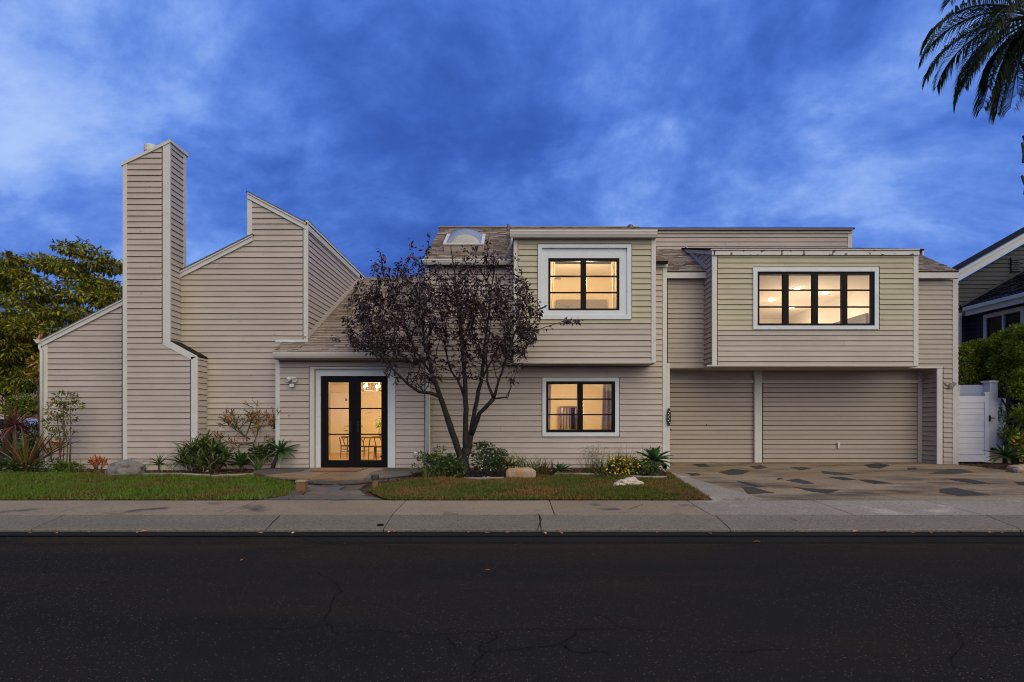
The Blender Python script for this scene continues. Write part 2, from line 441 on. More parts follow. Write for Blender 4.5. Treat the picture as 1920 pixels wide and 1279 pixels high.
M['doormat_pile'] = mat('doormat_fibre', (0.26, 0.125, 0.055), 0.95, var=0.3, vscale=20)
M['carwhite'] = mat('white_car_paint', (0.68, 0.70, 0.74), 0.25)
M['tyre'] = mat('tyre_rubber', (0.015, 0.015, 0.015), 0.8)
M['palm'] = mat('palm_leaf', (0.050, 0.072, 0.022), 0.5, island=0.5, spec=0.25, transl=0.2)
M['palmtrunk'] = mat('palm_trunk', (0.13, 0.10, 0.08), 0.95, var=0.5, vscale=10, bump=0.8, bscale=14)
M['plaque'] = mat('plaque_glaze', (0.012, 0.02, 0.03), 0.3)
M['pot'] = mat('clear_vase', (0.45, 0.42, 0.35), 0.2)
M['bulb'] = emit('candle_bulb', (1.0, 0.62, 0.22), 60.0)
M['downlight'] = emit('downlight_lens', (1.0, 0.86, 0.6), 30.0)
M['shade'] = emit('ceiling_lamp_lens', (1.0, 0.74, 0.42), 6.0)
mirror_m, _nt, _b = nodes('mirror_silver')
_b.inputs['Metallic'].default_value = 1.0; _b.inputs['Roughness'].default_value = 0.03
_b.inputs['Base Color'].default_value = (0.85, 0.85, 0.85, 1)
M['mirror'] = mirror_m


# ------------------------------------------------------------------ mesh helpers
class MB:
    def __init__(self): self.v, self.f = [], []

    def add(self, verts, faces):
        n = len(self.v)
        self.v += [tuple(p) for p in verts]
        self.f += [tuple(n + i for i in f) for f in faces]
        return self

    def box(self, x0, x1, y0, y1, z0, z1):
        return self.add([(x0, y0, z0), (x1, y0, z0), (x1, y1, z0), (x0, y1, z0), (x0, y0, z1), (x1, y0, z1), (x1, y1, z1), (x0, y1, z1)],
                        [(0, 3, 2, 1), (4, 5, 6, 7), (0, 1, 5, 4), (1, 2, 6, 5), (2, 3, 7, 6), (3, 0, 4, 7)])

    def prism(self, front, back):
        n = len(front)
        return self.add(list(front) + list(back), [tuple(range(n)), tuple(range(2 * n - 1, n - 1, -1))] +
                        [(i, i + n, (i + 1) % n + n, (i + 1) % n) for i in range(n)])

    def plate(self, pts, D, t):
        """a flat upright piece: outline in photo pixels at depth D, thickness t away from the street"""
        w = [P(px, py, D) for px, py in pts]
        return self.prism(w, [p + Vector((0, t, 0)) for p in w])

    def rect(self, x0, y0, x1, y1, D, t): return self.plate([(x0, y0), (x1, y0), (x1, y1), (x0, y1)], D, t)

    def tube(self, pts, radii, n=6, cap=True):
        pts = [Vector(p) for p in pts]
        rings = []
        up = Vector((0.13, 0.21, 0.97))
        for i, p in enumerate(pts):
            t = (pts[min(i + 1, len(pts) - 1)] - pts[max(i - 1, 0)])
            if t.length < 1e-9: t = Vector((0, 0, 1))
            t.normalize()
            a = t.cross(up)
            if a.length < 1e-3: a = t.cross(Vector((1, 0, 0)))
            a.normalize(); b = t.cross(a)
            r = radii[i] if isinstance(radii, (list, tuple)) else radii
            rings.append([p + (a * math.cos(k * 2 * math.pi / n) + b * math.sin(k * 2 * math.pi / n)) * r for k in range(n)])
        vs_ = [q for ring in rings for q in ring]
        fs = []
        for i in range(len(rings) - 1):
            for k in range(n):
                fs.append((i * n + k, i * n + (k + 1) % n, (i + 1) * n + (k + 1) % n, (i + 1) * n + k))
        if cap:
            fs.append(tuple(range(n - 1, -1, -1)))
            fs.append(tuple(range((len(rings) - 1) * n, len(rings) * n)))
        return self.add(vs_, fs)

    def lathe(self, prof, c, n=14, axis=(0, 0, 1)):
        """prof: (radius, height) pairs round an axis through c"""
        ax = Vector(axis).normalized()
        a = ax.orthogonal().normalized(); b = ax.cross(a)
        c = Vector(c)
        vs_, fs = [], []
        for r, h in prof:
            for k in range(n):
                ang = 2 * math.pi * k / n
                vs_.append(c + ax * h + (a * math.cos(ang) + b * math.sin(ang)) * r)
        for i in range(len(prof) - 1):
            for k in range(n):
                fs.append((i * n + k, i * n + (k + 1) % n, (i + 1) * n + (k + 1) % n, (i + 1) * n + k))
        fs.append(tuple(range(n - 1, -1, -1))); fs.append(tuple(range((len(prof) - 1) * n, len(prof) * n)))
        return self.add(vs_, fs)

    def build(self, name, m, parent=None, smooth=False, fix=True, loc=None):
        me = bpy.data.meshes.new(name)
        me.from_pydata(self.v, [], self.f)
        if fix:
            bm = bmesh.new(); bm.from_mesh(me)
            bmesh.ops.recalc_face_normals(bm, faces=bm.faces)
            bm.to_mesh(me); bm.free()
        me.materials.append(M[m] if isinstance(m, str) else m)
        if smooth:
            for p in me.polygons: p.use_smooth = True
        return link(name, me, parent, loc)


def link(name, me, parent=None, loc=None):
    o = bpy.data.objects.new(name, me)
    COL.objects.link(o)
    if parent is not None:
        o.parent = parent
        if parent.get('_world'): o.matrix_parent_inverse = Matrix.Translation(-Vector(parent.location))
    if loc is not None: o.location = loc
    return o


def tag(o, label=None, cat=None, group=None, kind=None):
    if label: o['label'] = label
    if cat: o['category'] = cat
    if group: o['group'] = group
    if kind: o['kind'] = kind
    return o


def thing(name, loc, label, cat, group=None, world=False):
    """Empty at the base of a thing; world=True: its parts are written in world coordinates"""
    o = bpy.data.objects.new(name, None)
    o.empty_display_size = 0.2
    COL.objects.link(o)
    o.location = loc
    if world: o['_world'] = 1
    return tag(o, label, cat, group)


def cloud_mesh(name, pos, size, m, parent=None, loc=None, up=0.5, aspect=0.5, dirs=None, flat=0.0):
    """many separate leaf-sized diamonds, folded along the midrib"""
    n = len(pos)
    pos = np.asarray(pos, float)
    size = np.broadcast_to(np.asarray(size, float), (n,)) * nrng.uniform(0.65, 1.3, n)
    d = nrng.normal(size=(n, 3)) if dirs is None else np.asarray(dirs, float) + nrng.normal(size=(n, 3)) * 0.45
    d[:, 2] *= (1 - flat)
    d /= np.linalg.norm(d, axis=1)[:, None]
    nn = nrng.normal(size=(n, 3)); nn[:, 2] += up * 2.5
    s = np.cross(d, nn); s /= np.linalg.norm(s, axis=1)[:, None] + 1e-9
    w = np.cross(s, d)
    L_ = size[:, None]
    v = np.empty((n, 4, 3))
    v[:, 0] = pos
    v[:, 1] = pos + d * L_ * 0.45 + s * L_ * aspect * 0.5 + w * L_ * 0.10
    v[:, 2] = pos + d * L_ - w * L_ * 0.12
    v[:, 3] = pos + d * L_ * 0.45 - s * L_ * aspect * 0.5 + w * L_ * 0.10
    base = (np.arange(n) * 4)[:, None]
    tri = np.concatenate([base + np.array([0, 1, 2]), base + np.array([0, 2, 3])], axis=1).reshape(-1, 3)
    return tri_mesh(name, v.reshape(-1, 3), tri, m, parent, loc)


def tri_mesh(name, v, tri, m, parent=None, loc=None):
    me = bpy.data.meshes.new(name)
    nt = len(tri)
    me.vertices.add(len(v)); me.vertices.foreach_set('co', np.ascontiguousarray(v, dtype=np.float32).ravel())
    me.loops.add(nt * 3); me.loops.foreach_set('vertex_index', np.ascontiguousarray(tri, dtype=np.int32).ravel())
    me.polygons.add(nt); me.polygons.foreach_set('loop_start', np.arange(0, nt * 3, 3, dtype=np.int32))
    try: me.polygons.foreach_set('loop_total', np.full(nt, 3, dtype=np.int32))
    except Exception: pass
    me.update(calc_edges=True)
    me.validate()
    me.materials.append(M[m])
    o = link(name, me, parent, loc)
    if parent is not None: o['kind'] = 'stuff'
    return o


# ------------------------------------------------------------------ outlines cut into boards
def cut(poly, axis, val, keep_low):
    out = []
    n = len(poly)
    for i in range(n):
        a, b = poly[i], poly[(i + 1) % n]
        ia = (a[axis] <= val) if keep_low else (a[axis] >= val)
        ib = (b[axis] <= val) if keep_low else (b[axis] >= val)
        if ia: out.append(a)
        if ia != ib:
            t = (val - a[axis]) / (b[axis] - a[axis])
            out.append((a[0] + (b[0] - a[0]) * t, a[1] + (b[1] - a[1]) * t))
    if len(out) < 3: return None
    ar = 0
    for i in range(len(out)):
        p, q = out[i], out[(i + 1) % len(out)]
        ar += p[0] * q[1] - q[0] * p[1]
    return out if abs(ar) > 2e-4 else None


def cuts(poly, *ops):
    for ax, val, low in ops:
        if poly is None: return None
        poly = cut(poly, ax, val, low)
    return poly


def minus(poly, rects):
    """poly minus upright rectangles (u0,u1,z0,z1): groups of touching pieces"""
    groups = [[poly]]
    for u0, u1, z0, z1 in rects:
        new = []
        for g in groups:
            left, mid, right = [], [], []
            for p in g:
                a = cut(p, 0, u0, True)
                b = cut(p, 0, u1, False)
                c = cuts(p, (0, u0, False), (0, u1, True), (1, z0, True))
                d = cuts(p, (0, u0, False), (0, u1, True), (1, z1, False))
                if a: left.append(a)
                if b: right.append(b)
                mid += [q for q in (c, d) if q]
            if mid: new.append(left + mid + right)
            else:
                if left: new.append(left)
                if right: new.append(right)
        groups = [g for g in new if g]
    return groups


BOARDS = []          # (screen size, mesh builder, wall object, material)
EXPO = 0.1562


def face_front(D): return lambda u, z, off: (u, D - off, z)
def face_right(x): return lambda u, z, off: (x + off, u, z)
def face_left(x): return lambda u, z, off: (x - off, u, z)


def wavy(p, zb):
    """a long lower edge is never dead straight: extra points, a few millimetres up or down"""
    out = []
    for a, c in zip(p, p[1:] + p[:1]):
        out.append(a)
        if abs(a[1] - zb) < 1e-6 and abs(c[1] - zb) < 1e-6 and abs(a[0] - c[0]) > 1.0:
            n = int(abs(a[0] - c[0]) / 0.6)
            for i in range(1, n):
                u = a[0] + (c[0] - a[0]) * i / n
                out.append((u, zb + 0.007 * noise.noise((u * 0.9, zb * 7.0, 2.0)) + rng.uniform(-0.0015, 0.0015)))
    return out


def sided_wall(house, poly, place, openings=(), phase=0.0, mtl=lambda z: 'siding', expo=EXPO, name='wall', sheath='sheath', thick=0.1, back=True, gapm=0.0118, lip=0.029, slots=()):
    w = MB()
    for g in minus(poly, list(openings)):
        for p in g: w.prism([place(u, z, 0.0) for u, z in p], [place(u, z, -thick) for u, z in p])
    wall = w.build(name, sheath, house)
    zs = [p[1] for p in poly]
    z = min(zs) - phase
    while z < max(zs):
        strip = cuts(poly, (1, z + gapm, False), (1, z + expo, True))
        if strip:
            t0 = lip + rng.uniform(-0.003, 0.003)
            us_ = [p[0] for p in strip]
            butt = []
            if max(us_) - min(us_) > 4.2 and rng.random() < 0.55:
                uj = rng.uniform(min(us_) + 1.2, max(us_) - 1.2); butt = [(uj - 0.002, uj + 0.002, -9, 99)]
            for g in minus(strip, list(openings) + list(slots) + butt):
                b = MB()
                us, zz = [], []
                for p in g:
                    p = wavy(p, z + gapm)
                    def off(q): return t0 + (0.006 - t0) * (q - z - gapm) / (expo - gapm)
                    b.prism([place(u, q, off(q)) for u, q in p], [place(u, q, 0.002) for u, q in p])
                    us += [u for u, q in p]; zz += [q for u, q in p]
                a = place(min(us), min(zz), 0); c = place(max(us), max(zz), 0)
                wpx = abs(a[0] / a[1] - c[0] / c[1]) * F; hpx = abs((max(zz) - min(zz))) * F / a[1]
                BOARDS.append((wpx * hpx if wpx >= 9 else wpx, b, wall, mtl((min(zz) + max(zz)) / 2)))
        z += expo
    return wall


def flush_boards(house, limit=292, rest_name='siding'):
    order = sorted(BOARDS, key=lambda r: -r[0])
    rest = {}
    for i, (s, b, wall, m) in enumerate(order):
        if i < limit and s > 80: b.build('siding_board', m, wall)
        else:
            r = rest.setdefault(m, MB())
            r.add(b.v, b.f)
    for m, r in rest.items():
        tag(r.build(rest_name, m, house), kind='stuff')
    BOARDS.clear()


# ------------------------------------------------------------------ ground, road, pavement
GW, CH, EN, P0, B1, P1, B2, GD, RP = 15.5, 15.0, 15.25, 16.0, 15.3, 17.65, 16.74, 18.4, 19.7

g = MB()
g.add([(-700, -300, -0.06), (700, -300, -0.06), (700, 1200, -0.06), (-700, 1200, -0.06)], [(0, 1, 2, 3)])
tag(g.build('ground', 'soil'), kind='structure')
g = MB()
xs = [-90, -40, -20, -14, -8, -4, 0, 3.9, 4.4, 8, 12, 14, 20, 40, 90]
ds = [9.7, 10.5, 12, 14, 15.5, 18.4, 22, 30, 60, 140]
for j, d in enumerate(ds):
    for x in xs: g.v.append((x, d, gz(x, d) - 0.02))
n = len(xs)
for j in range(len(ds) - 1):
    for i in range(n - 1): g.f.append((j * n + i, j * n + i + 1, (j + 1) * n + i + 1, (j + 1) * n + i))
tag(g.build('yard', 'soil'), kind='structure')

g = MB()
g.add([(-120, -6.5, 0), (120, -6.5, 0), (120, 7.72, 0), (-120, 7.72, 0)], [(0, 1, 2, 3)])
road = tag(g.build('road', 'asphalt'), kind='structure')
g = MB(); g.add([(X(595, 7.4), 7.28, 0.005), (60, 7.32, 0.005), (60, 7.66, 0.005), (X(560, 7.7), 7.66, 0.005)], [(0, 1, 2, 3)])
g.build('asphalt_strip', 'seal', road)


def ribbon(mb, pts, w, jit=0.02, z=0.008, step=0.08):
    """a ragged thin ribbon on the road"""
    dense = []
    for a, b in zip(pts, pts[1:]):
        a, b = Vector(a), Vector(b)
        k = max(2, int((b - a).length / step))
        dense += [a.lerp(b, i / k) for i in range(k)]
    dense.append(Vector(pts[-1]))
    dense = [p + Vector((rng.gauss(0, jit), rng.gauss(0, jit))) for p in dense]
    vs_, fs = [], []
    for i, p in enumerate(dense):
        t = dense[min(i + 1, len(dense) - 1)] - dense[max(0, i - 1)]
        t = Vector((-t.y, t.x)).normalized() if t.length > 1e-6 else Vector((0, 1))
        ww = w * rng.uniform(0.35, 1.3)
        vs_ += [(p.x + t.x * ww, p.y + t.y * ww, z), (p.x - t.x * ww, p.y - t.y * ww, z)]
        if i: fs.append((2 * i - 2, 2 * i - 1, 2 * i + 1, 2 * i))
    mb.add(vs_, fs)


def gpx(px, py): p = G(px, py); return (p.x, p.y)


for path in ([(0, 1133), (60, 1115), (140, 1098), (240, 1090), (330, 1082), (420, 1086)],
             [(200, 1093), (235, 1070), (260, 1058), (285, 1046)],
             [(80, 1102), (110, 1090), (130, 1080)], [(85, 1062), (80, 1073), (90, 1076)],
             [(590, 1075), (625, 1090), (635, 1110), (612, 1145), (610, 1170), (645, 1190)],
             [(640, 1192), (700, 1182), (730, 1186), (790, 1193), (870, 1188), (960, 1184), (1060, 1182), (1140, 1180)],
             [(610, 1173), (520, 1180), (430, 1182)], [(1120, 1150), (1150, 1165), (1165, 1180), (1210, 1184)],
             [(930, 1190), (900, 1225), (893, 1255), (880, 1275)], [(905, 1225), (1000, 1216), (1055, 1208), (1070, 1222), (1140, 1226)],
             [(1055, 1208), (1080, 1185)], [(840, 1198), (855, 1222)],
             [(1790, 1182), (1808, 1205), (1790, 1228), (1785, 1250)], [(1800, 1180), (1860, 1176), (1920, 1168)],
             [(1300, 1221), (1400, 1223), (1470, 1215)], [(1430, 1058), (1450, 1064)]):
    c = MB(); ribbon(c, [gpx(*p) for p in path], 0.0037, 0.02)
    c.build('crack', 'crack', road)
c = MB(); ribbon(c, [(-20, 7.27), (X(600, 7.3), 7.27), (0, 7.275), (20, 7.31)], 0.006, 0.006); c.build('crack', 'crack', road)

# gutter lip, rolled kerb, sidewalk slabs with real joints
g = MB(); g.add([(-60, 7.665, 0.012), (60, 7.665, 0.012), (60, 7.735, 0.010), (-60, 7.735, 0.010)], [(0, 1, 2, 3)])
tag(g.build('gutter_lip', 'seal'), kind='structure')
g = MB(); g.add([(-60, 7.725, 0.014), (60, 7.725, 0.014), (60, 7.99, 0.018), (-60, 7.99, 0.018)], [(0, 1, 2, 3)])
tag(g.build('gutter', 'gutterdirt'), kind='structure')
g = MB()
prof = [(7.96, -0.05), (7.965, 0.015), (8.0, 0.03), (8.57, 0.135), (8.57, -0.05)]
g.prism([(-60, d, z) for d, z in prof], [(60, d, z) for d, z in prof])
kerb = tag(g.build('kerb', 'joint'), kind='structure')
kx = [-60, -16, X(58, 7.95), X(726, 8.2), X(1013, 8.2) , X(1357, 8.2), X(1885, 8.2), 12.5, 60]
prof = [(7.955, -0.03), (7.955, 0.040), (7.965, 0.052), (7.99, 0.060), (8.35, 0.120), (8.50, 0.150), (8.565, 0.158), (8.565, 0.05)]
for a, b in zip(kx, kx[1:]):
    k = MB(); k.prism([(a + 0.007, d, z) for d, z in prof], [(b - 0.007, d, z) for d, z in prof]); k.build('kerb_section', 'curb', kerb)
g = MB()
g.prism([(-60, d, z) for d, z in ((8.57, 0.148), (9.73, 0.203), (9.73, -0.05), (8.57, -0.05))], [(60, d, z) for d, z in ((8.57, 0.148), (9.73, 0.203), (9.73, -0.05), (8.57, -0.05))])
walk = tag(g.build('sidewalk', 'joint'), kind='structure')
sj = [-60, -20, -17.2, -14.6, -12.2, -9.9, -7.12, -4.45, -1.85, 0.655, 3.06]
prof = [(8.572, 0.05), (8.572, 0.158), (8.59, 0.163), (9.715, 0.217), (9.73, 0.215), (9.73, 0.05)]
for a, b in zip(sj, sj[1:]):
    k = MB(); k.prism([(a + 0.008, d, z) for d, z in prof], [(b - 0.008, d, z) for d, z in prof]); k.build('slab', 'walk', walk)
sj = [3.06, 5.27, 7.24, 9.6, 12, 16, 60]
for a, b in zip(sj, sj[1:]):
    k = MB(); k.prism([(a + 0.008, d, z) for d, z in prof], [(b - 0.008, d, z) for d, z in prof]); k.build('slab', 'apron' if a < 15 else 'walk', walk)
# kerb weep hole and cracks
pt = G(713, 986)
wh = MB(); wh.lathe([(0.055, 0.0), (0.05, 0.006), (0.03, 0.007)], (pt.x, pt.y, pt.z + 0.008), 12, (0, -0.2, 1)); wh.build('weep_hole', 'crack', kerb)
for path, dz in (([(525, 968), (512, 980), (498, 996)], 0.006), ([(1010, 966), (1015, 975), (1011, 985), (1008, 996)], 0.006), ([(1480, 972), (1495, 978)], 0.006)):
    c = MB(); pts = [G(*p) for p in path]
    for a, b in zip(pts, pts[1:]):
        s = Vector((0.006, 0, 0)); u = Vector((0, 0, dz + 0.006))
        c.add([a - s + u, a + s + u, b + s + u, b - s + u], [(0, 1, 2, 3)])
    c.build('crack', 'crack', kerb)
c = MB()
pts = [G(*p) for p in ((1178, 956), (1190, 952), (1206, 946))]
for a, b in zip(pts, pts[1:]):
    s = Vector((0.006, 0, 0)); u = Vector((0, 0, 0.009))
    c.add([a - s + u, a + s + u, b + s + u, b - s + u], [(0, 1, 2, 3)])
c.build('crack', 'crack', walk)

# driveway
dv = MB()
dpts = [(4.40, 9.735), (4.22, 14.5), (4.35, 16.05), (4.35, 18.6), (13.9, 18.6), (14.05, 17.0), (13.7, 15.2), (15.5, 13.6), (15.5, 9.735)]
dv.add([(x, d, lerp_tab(T_DRIVE, d) + 0.004) for x, d in dpts], [tuple(range(len(dpts)))])
drive = tag(dv.build('driveway', 'drive', fix=False), kind='structure')
for p in drive.data.polygons:
    if p.normal.z < 0: p.flip()
b = MB()
bp = [(3.50, 9.74), (4.385, 9.74), (4.205, 14.5), (4.335, 16.0), (4.42, 16.0)]
bp = [(3.50, 9.74), (4.385, 9.74), (4.205, 14.5), (4.30, 15.95), (4.10, 15.0)]
b.prism([(x, d, lerp_tab(T_DRIVE, d) + 0.03) for x, d in bp], [(x, d, 0.05) for x, d in bp])
b.build('border_strip', 'apron', drive)
for a, bb in (((6.9, 9.74), (6.6, 18.5)), ((10.4, 9.74), (10.2, 18.5)), ((4.3, 13.6), (14.5, 13.7))):
    c = MB(); a, bb = Vector(a), Vector(bb); t = (bb - a).normalized(); s = Vector((-t.y, t.x)) * 0.006
    c.add([(q.x, q.y, lerp_tab(T_DRIVE, q.y) + 0.008) for q in (a - s, a + s, bb + s, bb - s)], [(0, 1, 2, 3)])
    c.build('control_joint', 'joint', drive)
SL = [[(1298, 871), (1322, 870), (1332, 875), (1312, 876)], [(1348, 886), (1374, 880), (1408, 883), (1392, 890), (1366, 891)],
      [(1404, 875), (1426, 873), (1440, 877), (1420, 880)], [(1288, 888), (1308, 888), (1314, 891), (1298, 893)],
      [(1388, 913), (1412, 914), (1452, 925), (1404, 927)], [(1380, 902), (1400, 905), (1436, 914), (1420, 914), (1396, 908)],
      [(1474, 901), (1498, 898), (1527, 908), (1508, 908)], [(1488, 914), (1540, 918), (1575, 919), (1552, 926), (1520, 922)],
      [(1482, 877), (1510, 876), (1522, 880), (1500, 882)], [(1540, 884), (1572, 886), (1602, 891), (1566, 891), (1542, 888)],
      [(1552, 895), (1580, 895), (1606, 900), (1584, 901)], [(1608, 900), (1630, 900), (1674, 907), (1640, 908)],
      [(1620, 872), (1648, 869), (1668, 873), (1650, 879), (1628, 877)], [(1740, 889), (1776, 880), (1800, 880), (1828, 886), (1790, 890)],
      [(1774, 898), (1810, 898), (1858, 907), (1830, 908), (1798, 903)], [(1764, 917), (1788, 915), (1858, 929), (1800, 931), (1762, 924)],
      [(1900, 904), (1925, 905), (1935, 910), (1912, 910)], [(1457, 897), (1466, 897), (1468, 899), (1458, 900)], [(1700, 878), (1716, 877), (1722, 880), (1706, 882)]]
for s in SL:
    w = []
    for px, py in s:
        p = G(px, py); p.z = lerp_tab(T_DRIVE, p.y); w.append(p)
    w2 = []
    for i, p in enumerate(w):
        q = w[(i + 1) % len(w)]
        w2.append(p)
        for t in (0.33, 0.66): w2.append(p.lerp(q, t) + Vector((rng.gauss(0, 0.012), rng.gauss(0, 0.02), 0)))
    m_ = MB(); m_.prism([p + Vector((0, 0, 0.010)) for p in w2], [p - Vector((0, 0, 0.03)) for p in w2]); m_.build('slate', 'slate', drive)


# ------------------------------------------------------------------ lawns
def inside(poly, x, y):
    x = np.asarray(x); y = np.asarray(y)
    r = np.zeros(x.shape, bool)
    n = len(poly)
    j = n - 1
    for i in range(n):
        xi, yi = poly[i]; xj, yj = poly[j]
        c = ((yi > y) != (yj > y)) & (x < (xj - xi) * (y - yi) / (yj - yi + 1e-12) + xi)
        r ^= c
        j = i
    return r


vgz = np.vectorize(gz)


def lawn(name, pxpoly, m, n):
    poly = [gpx(*p) if isinstance(p, tuple) else (p[0], p[1]) for p in pxpoly]
    x0, x1 = min(p[0] for p in poly), max(p[0] for p in poly)
    y0, y1 = min(p[1] for p in poly), max(p[1] for p in poly)
    me = MB(); st = 0.07
    gx = np.arange(x0, x1, st); gy = np.arange(y0, y1, st)
    XX, YY = np.meshgrid(gx, gy)
    ok = inside(poly, XX + st / 2, YY + st / 2)
    idx = {}
    def vid(i, j):
        if (i, j) not in idx:
            idx[(i, j)] = len(me.v); x, y = x0 + i * st, y0 + j * st
            me.v.append((x, y, gz(x, y) + 0.012 + 0.012 * noise.noise((x * 2, y * 2, 0))))
        return idx[(i, j)]
    for j in range(ok.shape[0]):
        for i in range(ok.shape[1]):
            if ok[j, i]: me.f.append((vid(i, j), vid(i + 1, j), vid(i + 1, j + 1), vid(i, j + 1)))
    base = tag(me.build(name, 'turf', fix=False), kind='structure')
    px_, py_ = nrng.uniform(x0 - 0.02, x1 + 0.02, n * 3), nrng.uniform(y0 - 0.02, y1 + 0.02, n * 3)
    k = inside(poly, px_, py_)
    px_, py_ = px_[k][:n], py_[k][:n]
    nn = len(px_)
    zz = vgz(px_, py_) + 0.008
    tall = np.array([max(0.3, 0.85 + 0.7 * noise.noise((a * 1.3, b * 1.3, 3.0)) + 0.7 * noise.noise((a * 6, b * 6, 8.0))) for a, b in zip(px_, py_)])
    h = nrng.uniform(0.03, 0.085, nn) * tall
    a = nrng.uniform(0, 2 * np.pi, nn); wd = nrng.uniform(0.004, 0.011, nn)
    ln = nrng.normal(size=(nn, 2)) * 0.035
    v = np.empty((nn, 3, 3))
    v[:, 0] = np.stack([px_ - np.cos(a) * wd, py_ - np.sin(a) * wd, zz], 1)
    v[:, 1] = np.stack([px_ + np.cos(a) * wd, py_ + np.sin(a) * wd, zz], 1)
    v[:, 2] = np.stack([px_ + ln[:, 0], py_ + ln[:, 1], zz + h], 1)
    o = tri_mesh('grass', v.reshape(-1, 3), np.arange(nn * 3).reshape(-1, 3), m)
    tag(o, kind='stuff')
    return poly, o


LP, lo = lawn('lawn', [[-22, 9.69], [-22, 14.0], (-60, 888), (60, 888), (130, 888), (200, 890), (270, 892), (340, 893), (395, 896), (470, 893), (505, 896), (545, 905), (556, 912), (552, 922), (535, 931), (500, 937), [-4.6, 9.69]], 'grass_lush', 190000)
tag(lo, 'green lawn left of the flagstone path', 'grass')
LP2, lo = lawn('lawn', [(690, 921), (712, 914), (760, 904), (830, 897), (880, 900), (945, 900), (1010, 895), (1080, 892), (1150, 894), (1210, 899), (1252, 898), [4.07, 14.6], [3.49, 9.69], [-2.15, 9.69], (715, 934)], 'grass', 120000)
tag(lo, 'half brown lawn between the flagstone path and the driveway', 'grass')

# mulch in the beds
mp_ = []
for _ in range(9000):
    x = rng.uniform(-13.5, 4.1); y = rng.uniform(12.6, 15.5)
    if not (inside(LP, x, y) or inside(LP2, x, y)): mp_.append((x, y, gz(x, y) - 0.012 + rng.uniform(0, 0.02)))
for _ in range(1400):
    x = rng.uniform(13.8, 16.0); y = rng.uniform(13.5, 17.4); mp_.append((x, y, gz(x, y) + rng.uniform(0, 0.06)))
tag(cloud_mesh('mulch', mp_, 0.06, 'mulch', flat=0.85, aspect=0.4), 'red brown bark mulch spread over the planting beds', 'mulch', kind='stuff')

# concrete bed edging on both sides
for name_px in ([(270, 892), (340, 892), (392, 895)], [(396, 896), (440, 894), (484, 892)], [(870, 900), (905, 901), (945, 900)], [(1040, 892), (1090, 892), (1150, 894), (1205, 898), (1250, 898)]):
    pts = [G(*p) + Vector((0, 0, 0.03)) for p in name_px]
    e = MB(); e.tube(pts, 0.045, 6)
    tag(e.build('bed_edging', 'apron', smooth=True), kind='structure')

# ------------------------------------------------------------------ flagstone patio, step and path
def flag(parent, w, t, m, name='flagstone'):
    pts = []
    for i, p in enumerate(w):
        q = w[(i + 1) % len(w)]
        pts.append(p)
        for k in (0.35, 0.7): pts.append(p.lerp(q, k) + Vector((rng.gauss(0, 0.018), rng.gauss(0, 0.018), 0)))
    b = MB(); b.prism(pts, [p - Vector((0, 0, t)) for p in pts]); return b.build(name, m, parent)


pz = 0.33
ky = lambda y: 15.23 - (15.23 - y) * 1.262
arc = [(-6.75, 14.7), (-6.45, 14.1), (-5.9, 13.6), (-5.3, 13.2), (-4.5, 12.95), (-3.9, 12.9), (-3.3, 13.05), (-2.9, 13.4), (-2.5, 13.9), (-2.25, 14.6), (-2.15, 15.2)]
patio_b = MB()
arc = [(x, ky(y)) for x, y in arc]
base = [(-6.7, 15.24)] + arc + [(-2.2, 15.24)]
patio_b.prism([(x, y, 0.285) for x, y in base], [(x, y, 0.05) for x, y in base])
patio = tag(patio_b.build('patio', 'joint'), kind='structure')


def pv(x, y): return Vector((x, ky(y), pz + rng.uniform(-0.004, 0.004)))


def shrink(ps, k=0.012):
    c = sum(ps, Vector()) / len(ps)
    return [p + (c - p).normalized() * k for p in ps]


for ps, m_ in (([(-6.8, 14.75), (-6.45, 14.05), (-5.85, 13.52), (-5.35, 14.2), (-5.5, 15.23), (-6.72, 15.23)], 'flag_grey'),
               ([(-5.85, 13.52), (-5.25, 13.12), (-4.5, 12.87), (-4.55, 14.25), (-5.35, 14.2)], 'flag_tan'),
               ([(-4.5, 12.87), (-3.9, 12.82), (-3.3, 12.98), (-3.5, 14.3), (-4.55, 14.25)], 'flag_tan'),
               ([(-5.5, 15.23), (-5.35, 14.2), (-4.55, 14.25), (-4.5, 15.23)], 'flag_tan'),
               ([(-4.5, 15.23), (-4.55, 14.25), (-3.5, 14.3), (-3.35, 15.23)], 'flag_tan'),
               ([(-3.3, 12.98), (-2.85, 13.32), (-2.42, 13.85), (-2.7, 14.6), (-3.5, 14.3)], 'flag_grey'),
               ([(-3.35, 15.23), (-3.5, 14.3), (-2.7, 14.6), (-2.42, 13.85), (-2.15, 14.6), (-2.1, 15.23)], 'flag_grey')):
    flag(patio, shrink([pv(*p) for p in ps]), 0.04, m_)
